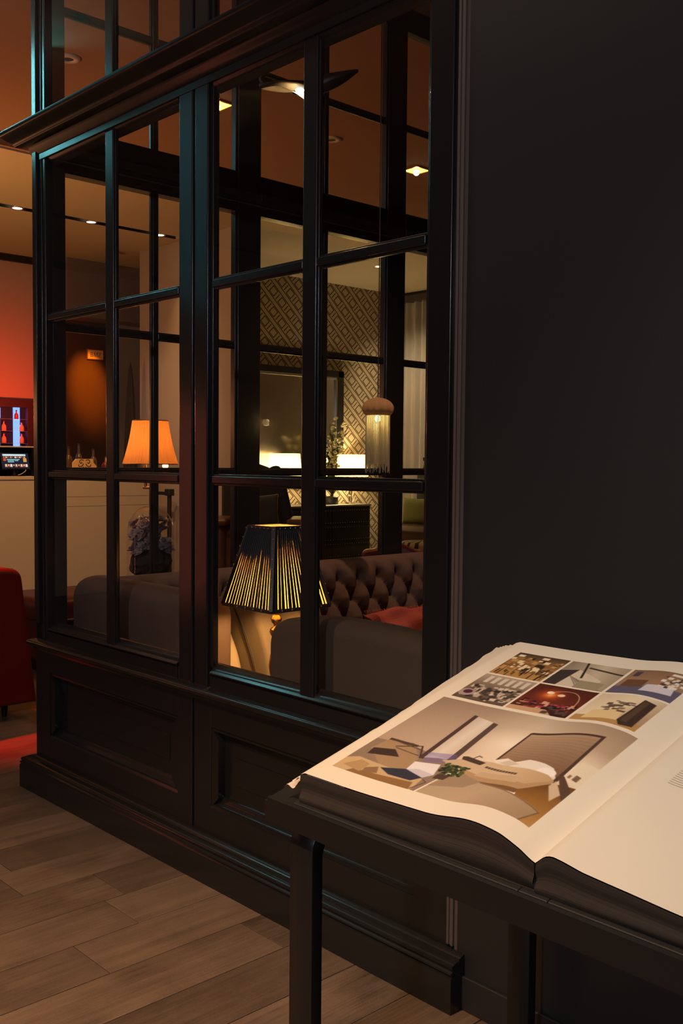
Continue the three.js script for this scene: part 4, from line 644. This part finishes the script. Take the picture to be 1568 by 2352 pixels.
// red leather armchairs
function redChair(label, at, turn, group) {
  const t = thing('red_armchair', label, 'armchair', at, turn, group);
  // local: outer back faces +x, seat to -x, width along z
  const back = new THREE.Shape(); back.moveTo(-0.46, 0.1); back.lineTo(-0.455, 0.8); back.bezierCurveTo(-0.452, 0.86, -0.42, 0.872, -0.34, 0.874); back.bezierCurveTo(-0.2, 0.88, -0.15, 0.945, 0, 0.945); back.bezierCurveTo(0.15, 0.945, 0.2, 0.88, 0.34, 0.874); back.bezierCurveTo(0.42, 0.872, 0.452, 0.86, 0.455, 0.8); back.lineTo(0.46, 0.1); back.closePath();
  const g = new THREE.ExtrudeGeometry(back, { depth: 0.1, bevelEnabled: true, bevelThickness: 0.035, bevelSize: 0.03, bevelOffset: -0.03, bevelSegments: 4, curveSegments: 14 }); g.rotateY(Math.PI / 2); g.translate(-0.1, 0, 0);
  const p = g.attributes.position; for (let i = 0; i < p.count; i++) { const y = p.getY(i); p.setX(i, p.getX(i) - (y - 0.5) * 0.14); p.setZ(i, p.getZ(i) * (1 + 0.1 * (0.9 - y))); } g.computeVertexNormals();
  part('back', g, M.red, t);
  for (const s of [-1, 1]) { const a = box(-0.78, -0.05, 0.1, 0.62, -0.09, 0.09, 0.05); a.translate(0, 0, s * 0.41); part('arm', a, M.red, t); }
  part('seat', [box(-0.76, -0.05, 0.12, 0.3, -0.34, 0.34, 0.03), box(-0.8, -0.06, 0.29, 0.45, -0.33, 0.33, 0.05)], M.red, t);
  const st = []; for (let k = 0; k <= 26; k++) { const q = -0.42 + k * 0.84 / 26, y = 0.87 + 0.062 * Math.exp(-((q / 0.16) ** 2)); st.push(ball(0.008, [-0.022 - 0.052, y - 0.012, q], 8)); } part('studs', st, M.brown, t, 'row of dark studs');
  for (const [x, z] of [[-0.1, -0.38], [-0.1, 0.38], [-0.72, -0.38], [-0.72, 0.38]]) part('foot', cyl(0.014, 0.024, 0.1, [x, 0, z]), M.dark, t);
  return t;
}
const rc = redChair('red leather armchair with studded top seam at the left edge, in front of the bar', [-1.2, 0, -0.06], 0, 'red leather armchairs');
{
  const t = thing('red_ottoman', 'low red leather ottoman glimpsed through the glass between corner post and sofa arm', 'ottoman', [-2.45, 0, -1.5]);
  part('seat', box(-0.36, 0.36, 0.36, 0.53, -0.5, 0.42, 0.07), M.red, t); part('body', box(-0.33, 0.33, 0.08, 0.4, -0.46, 0.38, 0.03), M.red, t); part('plinth', box(-0.3, 0.3, 0, 0.08, -0.42, 0.34), M.dark, t);
}
copy(rc, [-1.61, 0, -4.03], -Math.PI * 0.25, 'red leather armchair whose bright top shows just above the tufted sofa').scale.set(0.85, 0.865, 0.6);
// ------------------------------------------------------------------ lounge beyond the screens
{
  const t = thing('trunk_console', 'black studded trunk sideboard against the patterned wall', 'sideboard', [-6.4, 0, -7.3]);
  const lac = std(lin(0.014, 0.013, 0.013), 0.22);
  part('carcass', box(-0.22, 0.2, 0.1, 0.86, -1.0, 1.3, 0.008), lac, t); part('top', box(-0.23, 0.22, 0.86, 0.885, -1.015, 1.315, 0.005), M.steel, t, 'thin metal-edged top');
  for (const z of [-0.94, 1.24]) for (const x of [-0.18, 0.16]) part('foot', cyl(0.02, 0.03, 0.1, [x, 0, z]), lac, t);
  for (let r = 0; r < 3; r++) for (let c = 0; c < 3; c++) part('drawer', box(0.195, 0.212, 0.13 + r * 0.24, 0.345 + r * 0.24, -0.97 + c * 0.755, -0.24 + c * 0.755, 0.006), lac, t);
  const st = []; for (let r = 0; r < 6; r++) for (let k = 0; k < 48; k++) st.push(ball(0.005, [0.213, [0.15, 0.325, 0.39, 0.565, 0.63, 0.805][r], -0.95 + k * 0.0468], 6)); part('studs', st, M.steel, t, 'rows of small steel studs').userData.kind = 'stuff';
}
function consoleLamp(label, at) {
  const t = thing('console_lamp', label, 'lamp', at, 0, 'lamps on the trunk sideboard');
  part('base', [box(-0.06, 0.06, 0, 0.02, -0.06, 0.06, 0.004)], M.crystal, t);
  for (const [y, r] of [[0.07, 0.05], [0.165, 0.045], [0.25, 0.04]]) part('crystal_ball', ball(r, [0, y, 0], 20), M.crystal, t);
  part('stem', cyl(0.006, 0.006, 0.5, [0, 0.02, 0], 10), M.steel, t);
  part('lamp_shade', (() => { const g = grid(64, 4, (a, b) => { const th = a * 2 * Math.PI, r = 0.245 - 0.03 * b; return [r * Math.cos(th), 0.4 + 0.32 * b, r * Math.sin(th)]; }); return g; })(), std(lin(0.85, 0.76, 0.52), 0.95, { transmission: 0.42, thickness: 0 }), t, 'drum shade');
  part('bulb', ball(0.035, [0, 0.54, 0]), glow(new THREE.Color(0xffd684), 9), t);
  point(0xffdca0, LIGHT.console, [at[0], at[1] + 0.54, at[2]], 1.8);
  return t;
}
consoleLamp('lamp with white drum shade and crystal ball base, right of the urn on the trunk', [-6.36, 0.886, -8.07]);
consoleLamp('lamp with yellow drum shade and crystal ball base, left of the urn on the trunk', [-6.36, 0.886, -6.79]);
{
  const t = thing('flower_urn', 'dark footed urn of white blossom branches between the two trunk lamps', 'vase', [-6.38, 0.886, -7.7]);
  part('urn', lathe([[0, 0], [0.09, 0], [0.09, 0.1], [0.085, 0.11], [0.03, 0.12], [0.022, 0.15], [0.035, 0.17], [0.09, 0.22], [0.115, 0.28], [0.11, 0.32], [0.12, 0.33], [0, 0.33]], 32), M.dark, t);
  const leaf = std(lin(0.05, 0.075, 0.03), 0.8, { transmission: 0.3, thickness: 0 }), bloom = std(lin(0.8, 0.75, 0.5), 0.8, { transmission: 0.3, thickness: 0 });
  const ends = [[0, 0.85, 0.05], [0.02, 0.9, -0.22], [0.05, 0.72, 0.28], [0.0, 0.62, 0.42], [0.12, 0.85, -0.2], [-0.05, 0.95, -0.1], [0.1, 0.6, 0.1], [0.05, 0.68, -0.1], [0.04, 0.45, 0.5], [0.1, 0.5, 0.2]];
  for (const [x, y, z] of ends) {
    const P = [[0, 0.3, 0], [x * 0.4, 0.3 + y * 0.5, z * 0.35], [x, y + 0.3, z]], br = new THREE.CatmullRomCurve3(P.map((p) => new THREE.Vector3(...p)));
    const g = [new THREE.TubeGeometry(br, 12, 0.004, 5)], b = [], l = [];
    for (let k = 0; k < 13; k++) { const q = br.getPoint(0.3 + 0.7 * k / 12); const f = new THREE.IcosahedronGeometry(rr(0.016, 0.034), 1); f.scale(1, 0.7, 1); f.translate(q.x + rr(-0.05, 0.05), q.y + rr(-0.04, 0.04), q.z + rr(-0.05, 0.05)); b.push(f); }
    for (let k = 0; k < 12; k++) { const q = br.getPoint(0.1 + 0.8 * k / 12); const f = new THREE.PlaneGeometry(0.03, 0.08, 1, 2); f.rotateX(rr(-1, 1)); f.rotateY(rr(0, 6)); f.translate(q.x + rr(-0.03, 0.03), q.y, q.z + rr(-0.03, 0.03)); l.push(f); }
    const k = part('branch', join(g), leaf, t); part('blossom', join(b), bloom, k, 'white blossoms').userData.kind = 'stuff'; part('leaves', join(l), leaf, k).userData.kind = 'stuff';
  }
}
{
  const t = thing('wall_mirror', 'large mirror in a black and silver frame above the trunk', 'mirror', [-6.64, 0, 0]);
  const y0 = 1.15, y1 = 2.83, za = -8.12, zb = -6.0;
  part('frame', [box(-0.01, 0.05, y1 - 0.1, y1, za, zb, 0.01), box(-0.01, 0.05, y0, y0 + 0.1, za, zb, 0.01), box(-0.01, 0.05, y0, y1, za, za + 0.12, 0.01), box(-0.01, 0.05, y0, y1, zb - 0.12, zb, 0.01)], M.dark, t);
  part('inner_bead', [box(0.01, 0.04, y1 - 0.125, y1 - 0.1, za + 0.12, zb - 0.12, 0.004), box(0.01, 0.04, y0 + 0.1, y0 + 0.125, za + 0.12, zb - 0.12, 0.004), box(0.01, 0.04, y0 + 0.1, y1 - 0.1, za + 0.12, za + 0.145, 0.004), box(0.01, 0.04, y0 + 0.1, y1 - 0.1, zb - 0.145, zb - 0.12, 0.004)], M.steel, t, 'silver inner bead');
  part('mirror_glass', box(-0.008, 0.012, y0 + 0.1, y1 - 0.1, za + 0.12, zb - 0.12), std(lin(0.62, 0.6, 0.57), 0.22, { metalness: 1 }), t);
}
{
  const t = thing('curtain', 'pale floor-length curtain in deep folds to the right of the patterned wall', 'curtain', [-6.6, 0, -9.32]);
  const cl = std(lin(0.5, 0.46, 0.4), 0.9, { transmission: 0.3, thickness: 0 });
  for (let k = 0; k < 2; k++) { const xs = k * 1.6; part('panel', grid(160, 12, (a, b) => [xs + a * 1.58, 0.02 + 3.93 * b, 0.06 * Math.sin(a * 1.58 / 0.15 * 2 * Math.PI + Math.sin(a * 9 + b) * 0.8) * (1 - 0.25 * b) + 0.012 * Math.sin(a * 90)]), cl, t); }
  part('rail', box(-0.1, 3.4, 3.95, 4.05, -0.05, 0.08, 0.01), std(lin(0.06, 0.05, 0.045), 0.6), t);
}
spot(0xffe0b0, LIGHT.curtain, [-5.2, 4.0, -7.6], [-6.2, 2.2, -9.3], 0.55, 0.9);
{ // wing chair with navy cushion
  const t = thing('wing_chair', 'dark high-backed chair with brown leather arms in front of the trunk', 'armchair', [-3.6, 0, -4.18], Math.PI * 0.25);
  part('back', sweepZ((() => { const s = new THREE.Shape(); s.moveTo(-0.42, 0.15); s.lineTo(-0.42, 1.35); s.quadraticCurveTo(-0.3, 1.5, -0.1, 1.49); s.lineTo(0.06, 1.43); s.quadraticCurveTo(0.17, 1.5, 0.2, 1.36); s.lineTo(0.3, 0.95); s.lineTo(0.34, 0.15); s.closePath(); return s; })(), -0.3, -0.12, 0.04), M.navy, t);
  part('seat', box(-0.38, 0.32, 0.15, 0.84, -0.2, 0.38, 0.05), M.brown, t);
  for (const s of [-0.46, 0.3]) part('arm', [box(s, s + 0.17, 0.15, 0.88, -0.2, 0.42, 0.06), box(s - 0.015, s + 0.19, 0.87, 0.945, -0.22, 0.45, 0.035)], M.brown, t);
  for (const [x, z] of [[-0.38, -0.15], [0.4, -0.15], [-0.38, 0.36], [0.4, 0.36]]) part('foot', cyl(0.016, 0.025, 0.16, [x, 0, z]), M.dark, t);
  const c = thing('scatter_cushion', 'navy cushion with pale piping resting on the brown leather chair', 'cushion', [-3.4, 1.0, -4.02], Math.PI * 0.25 + 0.35);
  const g = pillow(0.36, 0.36, 0.14, 0.78); g.rotateX(-0.25); part('cover', g, std(lin(0.05, 0.07, 0.095), 0.85), c); const pp = piping(0.36, 0.36, 0.005, 0.78); pp.rotateX(-0.25); part('piping', pp, M.pale, c);
}
{ // navy settee right of post
  const t = thing('wave_settee', 'navy settee with a scalloped high back in front of the curtain', 'settee', [-5.2, 0, -8.3]);
  part('back', sweepZ((() => { const s = new THREE.Shape(); s.moveTo(-0.1, 0.2); s.lineTo(-0.1, 1.34); s.lineTo(-0.05, 1.38); s.bezierCurveTo(0.05, 1.44, 0.04, 1.52, 0.0, 1.57); s.bezierCurveTo(0.14, 1.56, 0.14, 1.49, 0.24, 1.5); s.bezierCurveTo(0.32, 1.5, 0.33, 1.58, 0.42, 1.56); s.lineTo(0.9, 1.55); s.lineTo(0.9, 0.2); s.closePath(); return s; })(), -0.2, 0.0, 0.04), std(lin(0.045, 0.048, 0.06), 0.85), t);
  part('seat', [box(-0.1, 0.9, 0.18, 0.42, 0, 0.6, 0.04)], M.dark, t); part('seat_cushion', box(-0.09, 0.88, 0.41, 0.66, -0.02, 0.66, 0.09), M.brown, t, 'rolled brown leather seat cushion');
  for (const [x, z] of [[-0.04, 0], [0.83, 0], [-0.04, 0.52], [0.83, 0.52]]) part('foot', cyl(0.02, 0.03, 0.18, [x, 0, z]), M.dark, t);
  const c = thing('green_cushion', 'moss green cushion on the navy settee', 'cushion', [-4.98, 0.835, -8.0], 0.1);
  const g = pillow(0.5, 0.36, 0.16, 0.88); g.rotateX(-0.12); part('cover', g, std(lin(0.25, 0.28, 0.1), 0.85), c);
  const p = thing('striped_pouf', 'low pouf with black and white stripes before the navy settee', 'pouf', [-3.8, 0, -6.8]);
  const tx = canvasTex(256, 64, (k, W, H) => { k.fillStyle = '#d9cbb0'; k.fillRect(0, 0, W, H); k.fillStyle = '#3a2f26'; for (let i = 0; i < 16; i++) k.fillRect(i * 16, 0, 6 + (i % 3), H); });
  part('body', lathe([[0, 0.02], [0.25, 0.02], [0.285, 0.08], [0.3, 0.3], [0.285, 0.5], [0.25, 0.555], [0, 0.57]], 48), std(0xffffff, 0.8, { map: tx }), p);
}
// ------------------------------------------------------------------ unseen tubes and ceiling profile added for glints and fill on the screen
{
  const addedTubeLight = (name, at, y0, y1, col, k, power, shadeCol) => {
    const t = thing('added_tube_light', name, 'light', [at[0], 0, at[1]]); part('tube', box(-0.03, 0.03, y0, y1, -0.03, 0.03, 0.02), glow(new THREE.Color(shadeCol), k), t);
    if (y1 > 3) part('hanger', cyl(0.008, 0.008, 4.2 - y1, [0, y1, 0]), M.dark, t); else part('foot', lathe([[0, 0], [0.12, 0], [0.12, 0.02], [0.02, 0.04], [0.015, y0], [0, y0]], 24), M.dark, t);
    const l = new THREE.RectAreaLight(col, power, 0.06, y1 - y0), d = Math.hypot(...at); l.position.set(at[0] - at[0] / d * 0.04, (y0 + y1) / 2, at[1] - at[1] / d * 0.04); l.lookAt(0.4, (y0 + y1) / 2, 0); scene.add(l);
  };
  addedTubeLight('short bright cyan light tube added near the hall ceiling for cyan glints', [-2.03, 1.02], 3.5, 4.15, 0x78d8de, 3, LIGHT.cyan, 0x2fc4dc);
  addedTubeLight('tall dim cyan light tube added below the hall ceiling for cyan glints', [-1.66, 2.02], 2.6, 4.1, 0x78c8d0, 1, LIGHT.cyan * 0.03, 0x2fc4dc);
  const c = thing('added_linear_light', 'slim warm light profile added on the hall ceiling as fill for the screen', 'light', [1.2, 4.19, 1.0]);
  part('profile', box(-1.2, 1.2, -0.03, 0, -0.14, 0.14, 0.004), M.dark, c); part('diffuser', box(-1.19, 1.19, -0.034, -0.03, -0.12, 0.12), glow(new THREE.Color(0xffd8c4), 0.8), c);
  const q = new THREE.RectAreaLight(0xffd8c4, LIGHT.ceilingLine, 2.38, 0.24); q.position.set(1.2, 4.155, 1.0); q.lookAt(1.2, 0, 1.0); scene.add(q);
  addedTubeLight('dim red light tube added on the hall floor to tint the screen red', [-1.66, 2.02], 0.5, 1.9, 0xff8468, 1, LIGHT.redTube, 0xff5a3a);
}
{ // fittings added for the hall lights, all outside the view
  const can = (x, z, label) => { const t = thing('ceiling_spotlight', label, 'spotlight', [x, 4.11, z]); part('housing', cyl(0.05, 0.05, 0.07, [0, 0.015, 0]), M.dark, t); part('lens', cyl(0.042, 0.042, 0.004, [0, 0.01, 0]), glow(new THREE.Color(0xffe6c6), 3), t); };
  can(3.9, 1.75, 'small black ceiling spotlight above the open book'); can(2.3, 2.6, 'small black ceiling spotlight above the plank floor before the screen');
  const up = (x, y, z, label) => { const t = thing('uplighter', label, 'lamp', [x, 0, z]); part('base', lathe([[0, 0], [0.15, 0], [0.15, 0.02], [0.02, 0.04], [0, 0.04]], 28), M.dark, t); part('pole', cyl(0.012, 0.012, y - 0.14, [0, 0.03, 0], 12), M.dark, t); part('bowl', lathe([[0.012, y - 0.11], [0.06, y - 0.1], [0.1, y - 0.06], [0.12, y - 0.02], [0.115, y - 0.02], [0.09, y - 0.06], [0.0, y - 0.09]], 28), M.dark, t); part('bulb', ball(0.03, [0, y - 0.05, 0], 12), glow(new THREE.Color(0xffb070), 4), t); };
  up(-4.6, 1.9, 1.2, 'black floor uplighter added out of view to warm the brown ceiling'); up(-4.9, 1.6, 0.2, 'black floor uplighter added out of view to warm the lower ceiling');
}
// ------------------------------------------------------------------ ceiling fittings
{
  const off = (z, n) => { const t = thing('ceiling_ring', `pale round ceiling fitting, unlit, seen ${n}`, 'ceiling fitting', [-2.05, 4.2, z]); part('trim_ring', lathe([[0.035, 0], [0.035, -0.012], [0.06, -0.016], [0.078, -0.008], [0.078, 0]], 40), M.cream, t); part('well', cyl(0.035, 0.035, 0.004, [0, -0.008, 0]), M.dark, t); };
  off(-1.27, 'through the upper left pane'); off(-3.68, 'through the middle of the right bay');
  const sq = (x, z, n) => { const t = thing('square_downlight', `square glowing yellow downlight in the brown ceiling, ${n}`, 'downlight', [x, 4.2, z]); part('trim', [box(-0.1, 0.1, -0.012, 0, -0.1, -0.085), box(-0.1, 0.1, -0.012, 0, 0.085, 0.1), box(-0.1, -0.085, -0.012, 0, -0.085, 0.085), box(0.085, 0.1, -0.012, 0, -0.085, 0.085)], M.gold, t); part('lens', box(-0.085, 0.085, -0.008, -0.002, -0.085, 0.085), glow(new THREE.Color(0xffc04a), 6), t); part('bulb', ball(0.028, [0, -0.028, 0], 12), glow(new THREE.Color(0xfff0c8), 10), t); spot(0xffb85a, LIGHT.square, [x, 4.15, z], [x, 0, z], 0.6, 0.9, 3); };
  sq(-2.15, -4.83, 'far right beside the end stile'); sq(-2.06, -2.5, 'left of the blade pendant');
  const where = ['at the left edge outside the screen', 'in the top left panes', 'behind the bar of the second pane', 'out to the left'];
  [-2.656, -3.507, -4.389, -1.8].forEach((z, i) => { const t = thing('slot_downlight', `small round downlight in the dark ceiling slot, ${where[i]}`, 'downlight', [-5.755, 4.1, z]); part('ring', lathe([[0.05, 0], [0.05, -0.006], [0.066, -0.008], [0.07, 0]], 32), M.steel, t); part('lens', cyl(0.06, 0.06, 0.006, [0, -0.004, 0], 28), glow(new THREE.Color(0xffe2b0), 8), t); spot(0xffc27a, LIGHT.slot, [-5.755, 4.08, z], [-5.1, 0, z], 0.7, 0.9, 3); });
  const s = thing('slot_downlight', 'tiny downlight in the pale ceiling over the patterned wall', 'downlight', [-5.28, 4.1, -7.48]); part('lens', cyl(0.03, 0.03, 0.006, [0, -0.006, 0], 20), glow(new THREE.Color(0xffe2b0), 6), s); spot(0xffdca0, LIGHT.slot, [-5.28, 4.08, -7.48], [-5.8, 0, -7.6], 0.8, 0.9, 3);
}
renderer.render(scene, camera);
